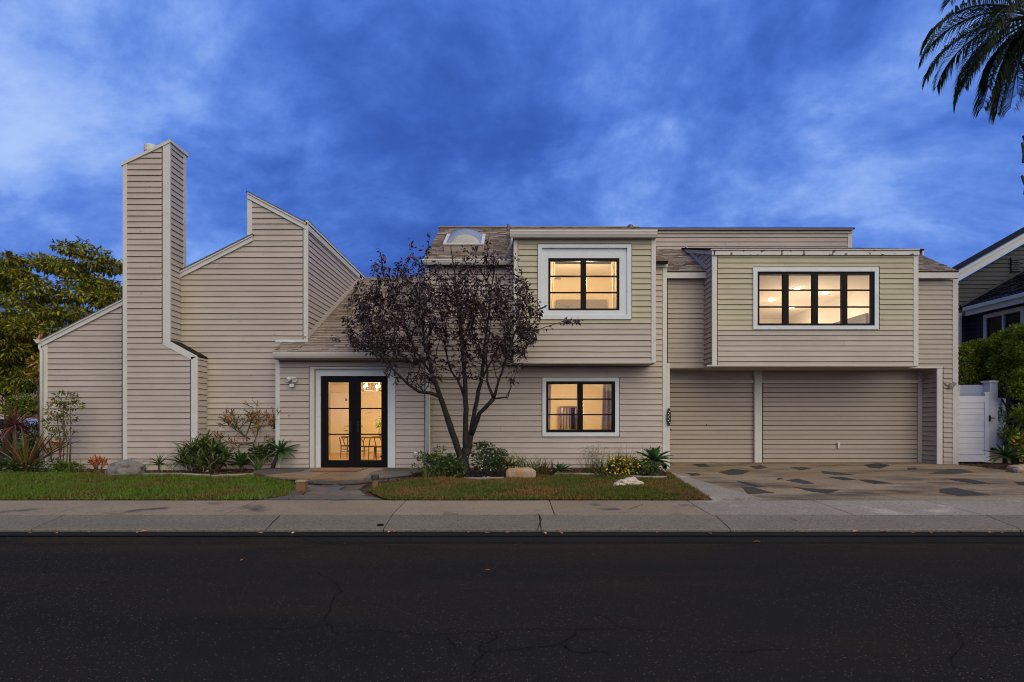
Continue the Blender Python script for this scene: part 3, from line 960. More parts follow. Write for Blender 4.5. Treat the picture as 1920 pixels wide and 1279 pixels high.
# risers: a course of rough stones under the rim
for i in range(len(arc) - 1):
    a, b = Vector((*arc[i], 0)), Vector((*arc[i + 1], 0))
    n_ = max(1, int((b - a).length / 0.28))
    for k in range(n_):
        p, q = a.lerp(b, k / n_), a.lerp(b, (k + 1) / n_)
        nrm = Vector((-(b - a).y, (b - a).x, 0)).normalized()
        if nrm.y > 0: nrm = -nrm
        s = MB(); o1 = nrm * rng.uniform(0.0, 0.04); p2 = p.lerp(q, 0.04); q2 = p.lerp(q, 0.96)
        zt = 0.286 + rng.uniform(-0.012, 0.0)
        s.prism([p2 + o1 + Vector((0, 0, zt)), q2 + o1 + Vector((0, 0, zt - 0.01)), q2 - nrm * 0.1 + Vector((0, 0, zt)), p2 - nrm * 0.1 + Vector((0, 0, zt))],
                [p2 + o1 * 1.6 + Vector((0, 0, 0.15)), q2 + o1 * 1.6 + Vector((0, 0, 0.15)), q2 - nrm * 0.1 + Vector((0, 0, 0.15)), p2 - nrm * 0.1 + Vector((0, 0, 0.15))])
        s.build('riser_stone', 'stone', patio)
# lower step
st = [(-4.75, 12.42), (-4.5, 12.02), (-4.05, 11.78), (-3.6, 11.76), (-3.25, 11.98), (-3.02, 12.4), (-3.9, 12.6)]
flag(patio, shrink([Vector((x, y, 0.294)) for x, y in st], 0.005), 0.035, 'flag_grey', 'step_stone')
for i in range(len(st) - 2):
    a, b = Vector((*st[i], 0)), Vector((*st[i + 1], 0))
    for k in range(2):
        p, q = a.lerp(b, k / 2 + 0.03), a.lerp(b, k / 2 + 0.47)
        inn = (Vector((-3.9, 12.5, 0)) - (p + q) / 2).normalized()
        s = MB(); p, q = p + inn * 0.07, q + inn * 0.07
        s.prism([p + Vector((0, 0, 0.257)), q + Vector((0, 0, 0.253)), q + inn * 0.12 + Vector((0, 0, 0.255)), p + inn * 0.12 + Vector((0, 0, 0.255))],
                [p + Vector((0, 0, 0.15)) - inn * 0.03, q + Vector((0, 0, 0.15)) - inn * 0.03, q + inn * 0.12 + Vector((0, 0, 0.15)), p + inn * 0.12 + Vector((0, 0, 0.15))])
        s.build('riser_stone', 'stone', patio)
# path
pth = MB()
pp = [(-4.75, 9.74), (-2.2, 9.74), (-2.75, 10.4), (-3.1, 11.3), (-3.15, 12.3), (-4.8, 12.3), (-4.75, 11.6), (-4.6, 10.9), (-4.6, 10.2)]
pth.add([(x, y, gz(x, y) + 0.002) for x, y in pp], [tuple(range(len(pp)))])
path = tag(pth.build('path', 'joint', fix=False), kind='structure')
rows = [(9.76, -4.5, -2.3), (10.35, -4.6, -2.72), (11.0, -4.62, -3.02), (11.6, -4.72, -3.15), (12.15, -4.72, -3.15)]
for (d0, a0, b0), (d1, a1, b1) in zip(rows, rows[1:]):
    k = rng.choice([2, 3, 3])
    ts = [0] + sorted(rng.uniform(i / k - 0.1, i / k + 0.1) for i in range(1, k)) + [1]
    for t0, t1 in zip(ts, ts[1:]):
        j = rng.uniform(-0.08, 0.08)
        w = [Vector((a0 + (b0 - a0) * t0, d0 + j * t0, 0)), Vector((a0 + (b0 - a0) * t1, d0 - j * t1, 0)),
             Vector((a1 + (b1 - a1) * min(1, max(0, t1 + j)), d1 + j, 0)), Vector((a1 + (b1 - a1) * min(1, max(0, t0 + j)), d1 - j, 0))]
        for p in w: p.z = gz(p.x, p.y) + 0.016
        flag(path, shrink(w, 0.016), 0.03, 'flag_grey')

mat_ = MB(); mat_.box(X(604, 15.0), X(690, 15.0), 14.0, 14.95, 0.336, 0.348)
dm_ = mat_.build('doormat', 'stucco_dark')
tag(dm_, 'brown doormat lying on the patio at the glass front door', 'doormat')
mb_ = MB(); mb_.box(X(604, 15.0) + 0.06, X(690, 15.0) - 0.06, 14.06, 14.89, 0.3485, 0.353); mb_.build('pile', 'doormat_pile', dm_)

# ------------------------------------------------------------------ the house
house = thing('house', (0, 16.5, 0.28), 'long beige two storey house with lap siding, tall chimney and three garage bays', 'house', world=True)


def rz(*r): return r


def slot(D, *spans):
    """boards stop short of a corner board or a window casing, leaving a dark shadow gap"""
    out = []
    for sp in spans:
        a, c = sp[0], sp[1]
        z0, z1 = (Z(sp[3], D) - 0.012, Z(sp[2], D) + 0.012) if len(sp) == 4 else (-9, 99)
        out.append((X(a, D) - 0.014, X(c, D) + 0.014, z0, z1))
    return out


def R4(px0, py0, px1, py1, D): return (X(px0, D), X(px1, D), Z(py1, D), Z(py0, D))


def UZ(pts, D): return [(X(a, D), Z(b, D)) for a, b in pts]


light_cast1 = lambda z: 'siding_light_cast' if z > Z(607, B1) else 'siding'  # upper boards carry the painted-in light cast, lower ones plain siding
light_cast2 = lambda z: 'siding_light_cast' if z > Z(622, B2) else 'siding'
sided_wall(house, UZ([(80, 889), (80, 648), (232, 570), (232, 889)], GW), face_front(GW), phase=0.05, slots=slot(GW, (70, 89), (230, 240)))
sided_wall(house, UZ([(331, 889), (331, 522), (470, 448), (470, 370), (574, 424), (574, 889)], GW), face_front(GW), phase=0.05, slots=slot(GW, (463.5, 472.5, 300, 441), (569, 577, 300, 642)  ))
gx_ = X(573, GW)
sided_wall(house, [(GW, 3.80), (21.4, 7.12), (GW, 7.15)], face_right(gx_), phase=0.02)
entry_hole = R4(585, 691, 739, 892, EN)
sided_wall(house, UZ([(518, 889), (518, 671), (803, 671), (803, 889)], EN), face_front(EN), [entry_hole], phase=0.04, slots=slot(EN, (510, 524.5), (580.5, 741, 688, 900), (796.5, 810)))
low_hole = R4(1021, 712, 1157, 814, P0)
dorm_hole = (X(975, P0), X(1216, P0), 3.4, Z(498, P0) + 1)
sided_wall(house, UZ([(797, 889), (797, 494), (1250, 494), (1250, 889)], P0), face_front(P0), [low_hole, dorm_hole], phase=0.03, slots=slot(P0, (790, 806), (1242.5, 1255), (1017, 1161, 708, 818.5)))
up_hole = R4(1014, 464, 1178, 592, B1)
sided_wall(house, UZ([(966, 680), (966, 443), (1228, 443), (1228, 680)], B1), face_front(B1), [up_hole], mtl=light_cast1, phase=0.02, slots=slot(B1, (960, 970.5), (1221.5, 1232), (1008.5, 1184, 458, 598.5)))
sided_wall(house, [(B1, Z(680, B1)), (P0, Z(680, B1)), (P0 + 1.6, Z(443, B1)), (B1, Z(443, B1))], face_right(X(1228, B1)), mtl=light_cast1)
sided_wall(house, [(B1, Z(680, B1)), (P0, Z(680, B1)), (P0 + 1.6, Z(443, B1)), (B1, Z(443, B1))], face_left(X(966, B1)), mtl=light_cast1)
sided_wall(house, UZ([(1250, 688), (1250, 516), (1328, 516), (1328, 688)], P1), face_front(P1), phase=0.03, slots=slot(P1, (1240, 1251)))
q0 = X(1719, B2) * F / P1 + CX
sided_wall(house, UZ([(q0, 688), (q0, 516), (1796, 516), (1796, 874), (1763, 874), (1763, 688)], P1), face_front(P1), phase=0.03, slots=slot(P1, (1757.5, 1767.5, 689, 900), (1786.5, 1800)))
big_hole = R4(1417, 505, 1644, 613, B2)
sided_wall(house, UZ([(1340, 686), (1340, 474), (1721, 474), (1721, 686)], B2), face_front(B2), [big_hole], mtl=light_cast2, phase=0.03, slots=slot(B2, (1330, 1344.5), (1713, 1725), (1412.5, 1648, 501, 617.5)))
bx = X(1340, B2)
sided_wall(house, [(B2, Z(686, B2)), (P1, Z(686, B2)), (P1, 6.32), (19.6, 7.52), (B2, 6.62)], face_left(bx), phase=0.03)
bxr = X(1721, B2)
sided_wall(house, [(B2, Z(686, B2)), (P1, Z(686, B2)), (P1, 6.32), (19.6, 7.52), (B2, 6.62)], face_right(bxr), phase=0.03)
rx = X(1761, P1)
p0r_ = X(1250, P0)
sided_wall(house, [(P1, 0.2), (GD, 0.2), (GD, 3.35), (P1, 3.35)], face_left(rx), phase=0.02)
b = MB(); b.box(p0r_ + 0.0, X(1253.5, GD), GD - 0.01, GD + 0.06, 0.2, 3.35); b.build('jamb_panel', 'gar', house)
sided_wall(house, UZ([(1180, 520), (1180, 437), (1597, 437), (1597, 520)], RP), face_front(RP), phase=0.0)
# far sides that only a step aside would show
exr = X(803, EN); p0l = X(797, P0); p0r = X(1250, P0); p1r = X(1796, P1); lwl = X(80, GW)
sided_wall(house, [(EN, 0.2), (P0, 0.2), (P0, 3.6), (EN, 3.5)], face_right(exr))
sided_wall(house, [(P0, 4.2), (16.4, 4.2), (19.4, 6.0), (19.4, 8.2), (P0, 6.2)], face_left(p0l))
sided_wall(house, [(P0, 0.2), (GD, 0.2), (GD, 6.6), (P0, 6.2)], face_right(p0r), lip=0.009)
sided_wall(house, [(P1, 0.2), (26, 0.2), (26, 6.4), (19.7, 7.6), (P1, 6.35)], face_right(p1r))
sided_wall(house, [(GW, 0.2), (26, 0.2), (26, 3.7), (GW, 3.7)], face_left(lwl))
sided_wall(house, UZ([(518, 889), (518, 671)], EN)[:0] or [(EN, 0.2), (GW, 0.2), (GW, 3.5), (EN, 3.45)], face_left(X(518, EN)))

# chimney: a part with its own boards
chim_b = MB()
cp = UZ([(233, 889), (233, 310), (312, 270), (318, 270), (318, 641), (369, 668), (369, 889)], CH)
chimney = sided_wall(house, cp, face_front(CH), phase=0.06, name='chimney', slots=slot(CH, (225, 238), (305, 320, 200, 642), (358, 375, 671, 900)))
cr = X(318, CH); cr2 = X(369, CH); cl = X(232, CH)
for poly, place in (([(CH, 3.74), (15.7, 3.74), (15.7, 9.12), (CH, 9.12)], face_right(cr)), ([(CH, 0.2), (GW, 0.2), (GW, 3.33), (CH, 3.33)], face_right(cr2)),
                    ([(CH, 0.2), (15.7, 0.2), (15.7, 8.6), (CH, 8.6)], face_left(cl))):
    n0 = len(BOARDS)
    w = sided_wall(house, poly, place, phase=0.06)
# back of the stack
bk = MB(); bk.box(cl, cr, 15.62, 15.72, 3.0, 8.55); bk.build('wall', 'siding', house)
# chimney trims, cap and flue
def piece(name, m, parent, *plates):
    b = MB()
    for pts, D, t in plates: b.plate(pts, D, t)
    return b.build(name, m, parent)


def post(name, m, px0, px1, y0, y1, D, t=0.05, parent=None, proud=0.03):
    b = MB(); b.rect(px0, y0, px1, y1, D - proud, t)
    return b.build(name, m, parent or house)


post('corner_trim', 'trim', 230, 238, 303, 886, CH, parent=chimney)
t_ = MB(); t_.plate([(305, 271), (318.6, 268), (318.6, 640), (305, 646)], CH - 0.03, 0.06); t_.build('corner_trim', 'trim', chimney)
t_ = MB(); t_.plate([(305, 646), (318.6, 640), (370, 668), (358, 674.5)], CH - 0.03, 0.06); t_.build('corner_trim', 'trim', chimney)
post('corner_trim', 'trim', 358, 370, 669, 886, CH, parent=chimney)
t_ = MB(); t_.box(cr - 0.01, cr + 0.03, 15.60, 15.72, 5.4, 9.1); t_.build('corner_trim', 'trim', chimney)
sl = MB(); a, b_ = P(318, 637, CH), P(371, 666, CH)
sl.prism([a, b_, b_ + Vector((0, 0.56, 0)), a + Vector((0, 0.56, 0))], [p - Vector((0, 0, 0.05)) for p in (a, b_, b_ + Vector((0, 0.56, 0)), a + Vector((0, 0.56, 0)))])
sl.build('shoulder_cap', 'roofing', chimney)
cap = MB()
o_ = 0.05
c1 = P(226.5, 305, CH - o_); c2 = P(313, 260, CH - o_); c2b = P(319.5, 262.5, CH - o_)
dep = Vector((0, 0.84, 0)); th = Vector((0, 0, 0.085))
ring = [c1, c2b + Vector((0.0, 0, 0.03))]
cap.prism([ring[0], ring[1], ring[1] + dep, ring[0] + dep], [p - th for p in (ring[0], ring[1], ring[1] + dep, ring[0] + dep)])
cap.build('chimney_cap', 'trim', chimney)
fl = MB(); fc = P(283, 279, 15.35)
fl.lathe([(0.17, -0.1), (0.17, 0.05), (0.15, 0.08), (0.02, 0.09)], fc, 16); fl.build('flue', 'gutter', chimney, smooth=False)

# corner trims of the house
for px0, px1, y0, y1, D, pr in ((78.5, 89, 646, 887, GW, .03), (463.5, 472.5, 368, 441, GW, .03), (569, 577, 417, 642, GW, .04), (516.5, 524.5, 671, 880, EN, .03),
                                (580.5, 588.5, 688, 880, EN, .034), (796.5, 806, 671, 884, EN, .03), (963, 970.5, 446, 680, B1, .03), (1221.5, 1229.8, 444, 680, B1, .035),
                                (1242.5, 1250.6, 500, 872, P0, .03), (1335.5, 1344.5, 477, 685.5, B2, .03), (1713, 1722, 477, 685.5, B2, .03),
                                (1757.5, 1767.5, 689, 872, P1, .035), (1786.5, 1796.5, 523, 872, P1, .03), (1590, 1598, 436, 470, RP, .03), (797, 805, 493, 640, P0, .03)):
    post('corner_trim', 'trim', px0, px1, y0, y1, D, 0.06, proud=pr)
# thickness of the corner boards along the receding gable wall, and its bottom flashing board
t_ = MB(); v0, v1 = Vector((gx_ + 0.03, GW, 3.85)), Vector((gx_ + 0.03, 21.4, 7.17))
up = Vector((0, -0.07, 0.12)); t_.prism([v0, v1, v1 + up, v0 + up], [p - Vector((0.05, 0, 0)) for p in (v0, v1, v1 + up, v0 + up)])
t_.build('flashing_board', 'trim_tan', house)
t_ = MB(); t_.box(gx_ - 0.02, gx_ + 0.06, GW + 0.02, 21.55, 6.96, 7.22); t_.build('fascia', 'trim', house)
t_ = MB(); t_.box(gx_ - 0.06, gx_ + 0.065, GW + 0.02, 21.6, 7.222, 7.24); t_.build('drip_edge', 'drip', house)


def rake(pts_top, h, D, name='fascia', proud=0.06, drip=True):
    (xa, ya), (xb, yb) = pts_top
    b = MB(); b.plate([(xa, ya), (xb, yb), (xb, yb + h), (xa, ya + h)], D - proud, proud + 0.02); b.build(name, 'trim', house)
    if drip:
        b = MB(); b.plate([(xa, ya - 3.2), (xb, yb - 3.2), (xb, yb + 0.6), (xa, ya + 0.6)], D - proud - 0.025, 0.12); b.build('rake_moulding', 'trim', house)
        b = MB(); b.plate([(xa - .5, ya - 4.0), (xb + .5, yb - 4.0), (xb + .5, yb - 3.2), (xa - .5, ya - 3.2)], D - proud - 0.04, 0.2); b.build('drip_edge', 'drip', house)


rake([(77, 640), (229.5, 562.5)], 9.5, GW)
rake([(337, 511), (473, 442)], 9.5, GW)
rake([(463.5, 362), (573, 420)], 9.5, GW)

# ---- roofs
def roof_plane(el, er, rr, rl, sh=True, t=0.09, mname='roofing', name='roof'):
    el, er, rr, rl = map(Vector, (el, er, rr, rl))
    nrm = (er - el).cross(rl - el).normalized()
    if nrm.z < 0: nrm = -nrm
    b = MB(); b.prism([el, er, rr, rl], [p - nrm * t for p in (el, er, rr, rl)])
    return b.build(name, mname, house), nrm


SHING = []


def shingle(roof, nrm, el, er, rr, rl, expo=0.135, tab=0.30, own=False, m='shingle', mone='shingle_one', u0=0.0):
    el, er, rr, rl = map(Vector, (el, er, rr, rl))
    Lr = (rl - el).length
    nc = int(Lr / expo)
    for c in range(nc + 1):
        t0, t1 = c * expo / Lr, min(1.0, ((c + 1) * expo - rng.uniform(0.014, 0.022)) / Lr)
        if t1 - t0 < 0.2 * expo / Lr: break
        a0, b0 = el.lerp(rl, t0), er.lerp(rr, t0)
        a1, b1 = el.lerp(rl, t1), er.lerp(rr, t1)
        w = (b0 - a0).length
        if w < 0.03: continue
        x = -rng.uniform(0, tab)
        while x < w:
            x1 = x + tab * rng.uniform(0.55, 1.3)
            s0, s1 = max(0, x) / w, min(w, x1 - 0.006) / w
            if s1 - s0 > 0.01:
                th = rng.choice([0.012, 0.018, 0.026, 0.032])
                dn = nrm * th; drop = (a0 - a1) * rng.choice([0, 0.02, 0.05])
                p = [a0.lerp(b0, s0) + drop, a0.lerp(b0, s1) + drop, a1.lerp(b1, s1), a1.lerp(b1, s0)]
                tops = [p[0] + dn, p[1] + dn, p[2] + nrm * 0.004, p[3] + nrm * 0.004]
                bots = [q + nrm * 0.001 for q in p]
                mm = MB().add(tops + bots, [(0, 1, 2, 3), (0, 4, 5, 1), (1, 5, 6, 2), (3, 7, 4, 0)])
                q = p[0]; size = (s1 - s0) * w * F / q.y * (tops[0].z - tops[3].z) * F / q.y
                SHING.append((abs((tops[3] - tops[0]).z) * F / q.y * min(60, (s1 - s0) * w * F / q.y) * (1 if own else 0), mm, roof, m, mone))
            x = x1


# lower roof over the entry (runs back to a ridge), and its short return in front of the gable wall
sl1 = (7.18 - 3.457) / (21.5 - 14.85)
zr = lambda d: 3.457 + sl1 * (d - 14.85)
xl, xm, xr_ = X(511, 14.85), gx_ + 0.0, -2.33
r1, n1 = roof_plane((xl, 14.85, zr(14.85)), (xm, 14.85, zr(14.85)), (xm, 15.5, zr(15.5)), (xl, 15.5, zr(15.5)))
shingle(r1, n1, (xl, 14.85, zr(14.85)), (xm, 14.85, zr(14.85)), (xm, 15.5, zr(15.5)), (xl + 0.0, 15.5, zr(15.5)), own=True)
r2, n2 = roof_plane((xm, 14.85, zr(14.85)), (xr_, 14.85, zr(14.85)), (xr_, 21.5, zr(21.5)), (xm, 21.5, zr(21.5)))
shingle(r2, n2, (xm, 14.85, zr(14.85)), (xr_, 14.85, zr(14.85)), (xr_, 21.5, zr(21.5)), (xm, 21.5, zr(21.5)), own=True)
roof_plane((xm - 3, 28, 3.6), (xr_, 28, 3.6), (xr_, 21.5, zr(21.5)), (xm - 3, 21.5, zr(21.5)))
# upper roof with the skylight
ua, ub = -2.52, X(1252, 15.8)
zu = lambda d: 6.15 + 0.603 * (d - 15.75)
r3, n3 = roof_plane((ua, 15.75, zu(15.75)), (ub, 15.75, zu(15.75)), (ub, 19.4, zu(19.4)), (ua, 19.4, zu(19.4)))
dl, dr = X(966, B1), X(1228, B1)
shingle(r3, n3, (ua, 15.75, zu(15.75)), (dl, 15.75, zu(15.75)), (dl, 19.4, zu(19.4)), (ua, 19.4, zu(19.4)))
shingle(r3, n3, (dr, 15.75, zu(15.75)), (ub, 15.75, zu(15.75)), (ub, 19.4, zu(19.4)), (dr, 19.4, zu(19.4)))
roof_plane((ua, 25, 5.0), (ub, 25, 5.0), (ub, 19.4, zu(19.4)), (ua, 19.4, zu(19.4)))
b = MB(); b.box(ua - 0.05, ub, 19.3, 19.5, zu(19.4) + 0.0, zu(19.4) + 0.035); b.build('ridge_cap', 'shingle', house)
# dormer roof
dz0 = Z(438, 15.15)
r4, n4 = roof_plane((X(957, 15.15), 15.15, dz0), (X(1232, 15.15), 15.15, dz0), (X(1232, 15.15), 19.45, zu(19.4) + 0.02), (X(957, 15.15), 19.45, zu(19.4) + 0.02), t=0.12)
shingle(r4, n4, (X(957, 15.15), 15.15, dz0), (X(1232, 15.15), 15.15, dz0), (X(1232, 15.15), 19.45, zu(19.4) + 0.02), (X(957, 15.15), 19.45, zu(19.4) + 0.02))
# roof above the garage bays
zg = lambda d: 6.32 + 0.618 * (d - 17.45)
ga, gb = X(1250, 17.45), X(1798, 17.45)
r5, n5 = roof_plane((ga, 17.45, zg(17.45)), (gb, 17.45, zg(17.45)), (gb, 19.7, zg(19.7)), (ga, 19.7, zg(19.7)))
shingle(r5, n5, (ga, 17.45, zg(17.45)), (bx, 17.45, zg(17.45)), (bx, 19.7, zg(19.7)), (ga, 19.7, zg(19.7)))
shingle(r5, n5, (bxr, 17.45, zg(17.45)), (gb, 17.45, zg(17.45)), (gb - 0.1, 19.7, zg(19.7)), (bxr, 19.7, zg(19.7)))
roof_plane((ga, 26, 6.3), (gb, 26, 6.3), (gb, 19.7, zg(19.7)), (ga, 19.7, zg(19.7)))
# box roof and the raised rear block
fz0, fz1 = Z(467.5, B2 - 0.06), 7.76
roof_plane((bx - 0.1, B2 - 0.1, fz0), (bxr + 0.12, B2 - 0.1, fz0), (bxr + 0.12, 19.69, fz1), (bx - 0.1, 19.69, fz1), t=0.05)
rb0 = Z(431, RP)
b = MB(); b.box(X(1178, RP), X(1600, RP), RP - 0.1, 25, rb0, rb0 + 0.05); b.build('roof', 'roofing', house)
b = MB(); b.rect(1180, 430.5, 1598.5, 437.5, RP - 0.05, 0.07); b.build('fascia', 'trim_tan', house)
b = MB(); b.rect(1178, 428, 1600, 431, RP - 0.13, 0.2); b.build('drip_edge', 'drip', house)
b = MB(); b.box(X(1180, RP), X(1597, RP), 24.8, 24.9, 5, rb0); b.box(X(1597, RP) - .1, X(1597, RP), RP + .1, 24.8, 5, rb0); b.box(X(1180, RP), X(1180, RP) + .1, RP + .1, 24.8, 5, rb0); b.build('wall', 'siding', house)
# left roofs: one long slope up to the tall gable, and the tall gable's own slope
la, lb = P(74, 637.5, GW - 0.08), P(473, 437.5, GW - 0.08)
roof_plane(la, lb, lb + Vector((0, 9, 0)), la + Vector((0, 9, 0)), t=0.05)
la, lb = P(462.5, 357.5, GW - 0.08), P(576, 417.0, GW - 0.08)
roof_plane(lb, la, la + Vector((0, 6.1, 0)), lb + Vector((0, 6.1, 0)), t=0.05)
b = MB(); b.box(X(464, GW), X(464, GW) + 0.1, GW + 0.11, 21.5, 6.5, Z(372, GW)); b.box(X(464, GW), gx_, 21.4, 21.5, 5.5, 7.15); b.build('wall', 'siding', house)
b = MB(); b.box(lwl, p0l, 25.9, 26.0, 0.2, 3.6); b.box(p0l, p1r, 25.9, 26, 0.2, 5.6); b.build('wall', 'siding', house)


def flush_shingles(limit=280):
    order = sorted(SHING, key=lambda r: -r[0])
    rest = {}
    for i, (s, mm, roof, m, mone) in enumerate(order):
        if i < limit and s > 0: mm.build('shingle', mone, roof, fix=False)
        else: rest.setdefault(m, MB()).add(mm.v, mm.f)
    for m, r in rest.items(): tag(r.build('shingles', m, house, fix=False), kind='stuff')
    SHING.clear()


flush_shingles()

# fascias, gutters, downspouts
def gutter(px0, px1, y0, y1, D, depth=0.12):
    x0, x1, z1, z0 = X(px0, D), X(px1, D), Z(y0, D), Z(y1, D)
    h = z1 - z0
    pr = [(D + depth, z1), (D, z1), (D, z1 - h * 0.28), (D + 0.012, z1 - h * 0.34), (D + 0.02, z1 - h * 0.62), (D + 0.055, z0), (D + depth, z0),
          (D + depth - 0.01, z0 + 0.01), (D + 0.06, z0 + 0.01), (D + 0.012, z1 - h * 0.26), (D + 0.012, z1 - 0.004), (D + depth - 0.01, z1 - 0.004)]
    pr = pr[:7]
    b = MB(); b.prism([(x0, d, z) for d, z in pr], [(x1, d, z) for d, z in pr]); return b.build('gutter', 'gutter', house)


gutter(511, 798, 660.5, 671, 14.78)
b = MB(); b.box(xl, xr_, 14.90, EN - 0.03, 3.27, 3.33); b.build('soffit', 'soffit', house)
gutter(792, 962, 485.5, 495, 15.68)
gutter(956, 1233, 430.5, 443.5, 15.05, 0.16)
b = MB(); b.rect(966, 443.5, 1228, 449, B1 - 0.04, 0.05); b.build('fascia', 'trim_tan', house)
b = MB(); b.rect(1250, 511, 1798, 521.5, 17.42, 0.03); b.build('fascia', 'trim', house)
b = MB(); b.rect(1229, 488.5, 1252.5, 500, 15.9, 0.05); b.build('fascia', 'trim', house)
b = MB(); b.rect(1335, 467.5, 1724, 478, B2 - 0.08, 0.05); b.build('fascia', 'trim_worn', house)
b = MB(); b.rect(1334, 466.6, 1725, 468.4, B2 - 0.11, 0.12); b.build('drip_edge', 'gutter', house)
for xx in (bx - 0.06, bxr + 0.08):
    s = -1 if xx < 8 else 1
    b = MB(); p0, p1 = Vector((xx, B2 - 0.08, fz0)), Vector((xx, 19.6, fz1 - 0.03)); dn = Vector((0, 0, -0.17)); tk = Vector((0.04, 0, 0))
    b.prism([p0, p1, p1 + dn, p0 + dn], [p + tk for p in (p0, p1, p1 + dn, p0 + dn)]); b.build('fascia', 'trim', house)
b = MB(); p0, p1 = Vector((bx - 0.03, 17.5, zg(17.5) + 0.03)), Vector((bx - 0.03, 19.55, zg(19.55) + 0.03)); dn = Vector((0, -0.07, 0.11)); tk = Vector((0.03, 0, 0))
b.prism([p0, p1, p1 + dn, p0 + dn], [p + tk for p in (p0, p1, p1 + dn, p0 + dn)]); b.build('flashing_board', 'trim_tan', house)
# left wing gutter end and downspout
gl = X(72, GW)
b = MB(); b.prism([(gl - 0.02, 15.35, 3.87), (gl + 0.14, 15.35, 3.87), (gl + 0.14, 15.35, 3.76), (gl + 0.07, 15.35, 3.76)], [(gl - 0.02, 25, 3.87), (gl + 0.14, 25, 3.87), (gl + 0.14, 25, 3.76), (gl + 0.07, 25, 3.76)])
b.build('gutter', 'gutter', house)
b = MB(); b.tube([(gl + 0.1, 15.42, 3.76), (gl + 0.1, 15.42, 3.66), (gl + 0.145, 15.42, 3.56), (gl + 0.145, 15.42, 0.35)], 0.036, 8); b.build('downspout', 'trim', house, smooth=True)
b = MB(); b.tube([P(960, 443, 15.13), P(958.5, 456, 15.2), P(951, 475, 15.55), P(948, 486, 15.66)], 0.032, 8); b.build('downspout', 'gutter', house, smooth=True)
b = MB(); b.tube([P(801, 672, EN - 0.08), P(801, 690, EN - 0.07), P(801, 882, EN - 0.07)], 0.04, 8); b.build('downspout', 'trim', house, smooth=True)

# skylight on the upper roof
dn_ = Vector((0, 1, 0.603)).normalized(); nr3 = Vector((0, -0.603, 1)).normalized()
sk = MB(); c0 = Vector((X(869.5, 16.6), 16.62, zu(16.62)))
hw, hl = 0.58, 0.62
cor = [c0 + Vector((-hw, 0, 0)), c0 + Vector((hw, 0, 0)), c0 + Vector((hw, 0, 0)) + dn_ * hl * 2, c0 + Vector((-hw, 0, 0)) + dn_ * hl * 2]
sk.prism([p + nr3 * 0.20 for p in cor], [p - nr3 * 0.02 for p in cor]); skylight = sk.build('skylight', 'trim_tan', house)
s2 = MB(); s2.prism([p + nr3 * 0.25 for p in [c + (c0 + dn_ * hl - c) * -0.05 for c in cor]], [p + nr3 * 0.205 for p in [c + (c0 + dn_ * hl - c) * -0.05 for c in cor]]); s2.build('skylight_frame', 'gutter', skylight)
dm = MB(); nu, nv = 14, 10; vs_ = []
for j in range(nv + 1):
    for i in range(nu + 1):
        a, c = i / nu, j / nv
        hgt = 0.25 * (math.sin(math.pi * a) ** 0.7) * (math.sin(math.pi * c) ** 0.22) if 0 < i < nu and 0 < j < nv else 0
        vs_.append(c0 + Vector(((a - 0.5) * 2 * hw * 0.9, 0, 0)) + dn_ * (0.06 + c * (2 * hl - 0.12)) + nr3 * (0.25 + hgt))
dm.add(vs_, [(j * (nu + 1) + i, j * (nu + 1) + i + 1, (j + 1) * (nu + 1) + i + 1, (j + 1) * (nu + 1) + i) for j in range(nv) for i in range(nu)])
dm.build('skylight_dome', 'dome', skylight, smooth=True)
b = MB(); q = Vector((X(953, 19.0), 19.0, zu(19.0))); b.tube([q - Vector((0, 0, 0.05)), q + Vector((0, 0, 0.24))], 0.05, 10); b.build('vent_pipe', 'drip', house)
b = MB(); q = Vector((X(1182, 19.3), 19.3, zu(19.3))); b.lathe([(0.11, 0), (0.10, 0.12), (0.03, 0.16)], q, 10); b.build('roof_vent', 'drip', house)
b = MB(); b.box(X(551, EN) - 0.6, gx_ - 0.02, GW - 0.03, GW - 0.005, zr(15.5) - 0.02, zr(15.5) + 0.05); b.build('roof_flashing', 'trim_white', house)

# soffits and the garage recess
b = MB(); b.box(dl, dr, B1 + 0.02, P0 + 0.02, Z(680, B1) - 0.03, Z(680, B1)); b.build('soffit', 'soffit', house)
sz = Z(686, B2)
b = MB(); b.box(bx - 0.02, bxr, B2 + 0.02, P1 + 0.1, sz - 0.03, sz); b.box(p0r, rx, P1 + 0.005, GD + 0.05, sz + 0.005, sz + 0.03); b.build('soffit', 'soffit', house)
b = MB(); b.rect(1250, 686, 1326, 689.5, P1 - 0.03, 0.04); b.build('bottom_trim', 'trim_tan', house)
b = MB(); b.rect(1326, 684.2, 1722, 687, B2 - 0.028, 0.03); b.build('bottom_trim', 'trim_tan', house)
b = MB(); b.rect(1690, 687.5, 1768, 690.5, P1 - 0.05, 0.05); b.build('bottom_trim', 'trim', house)
b = MB(); b.rect(967, 678, 1222, 681.5, B1 - 0.028, 0.03); b.build('bottom_trim', 'trim_tan', house)
b = MB(); b.rect(1249, 690, 1732, 716, GD - 0.02, 0.1); b.build('garage_header', 'gar', house)
b = MB(); b.rect(1254, 713, 1414.5, 718.5, GD - 0.06, 0.05); b.build('header_trim', 'trim_tan', house)
b = MB(); b.rect(1429, 713, 1725, 718.5, GD - 0.06, 0.05); b.build('header_trim', 'trim_tan', house)
post('garage_post', 'trim', 1415, 1429, 692, 868, GD, 0.1, proud=0.10)
post('garage_post', 'trim_tan', 1722, 1730.5, 692, 868, GD, 0.05, proud=0.05)
b = MB(); b.box(p0r + 0.012, p0r + 0.085, 15.985, 16.06, 0.2, sz); b.build('garage_post', 'trim', house)


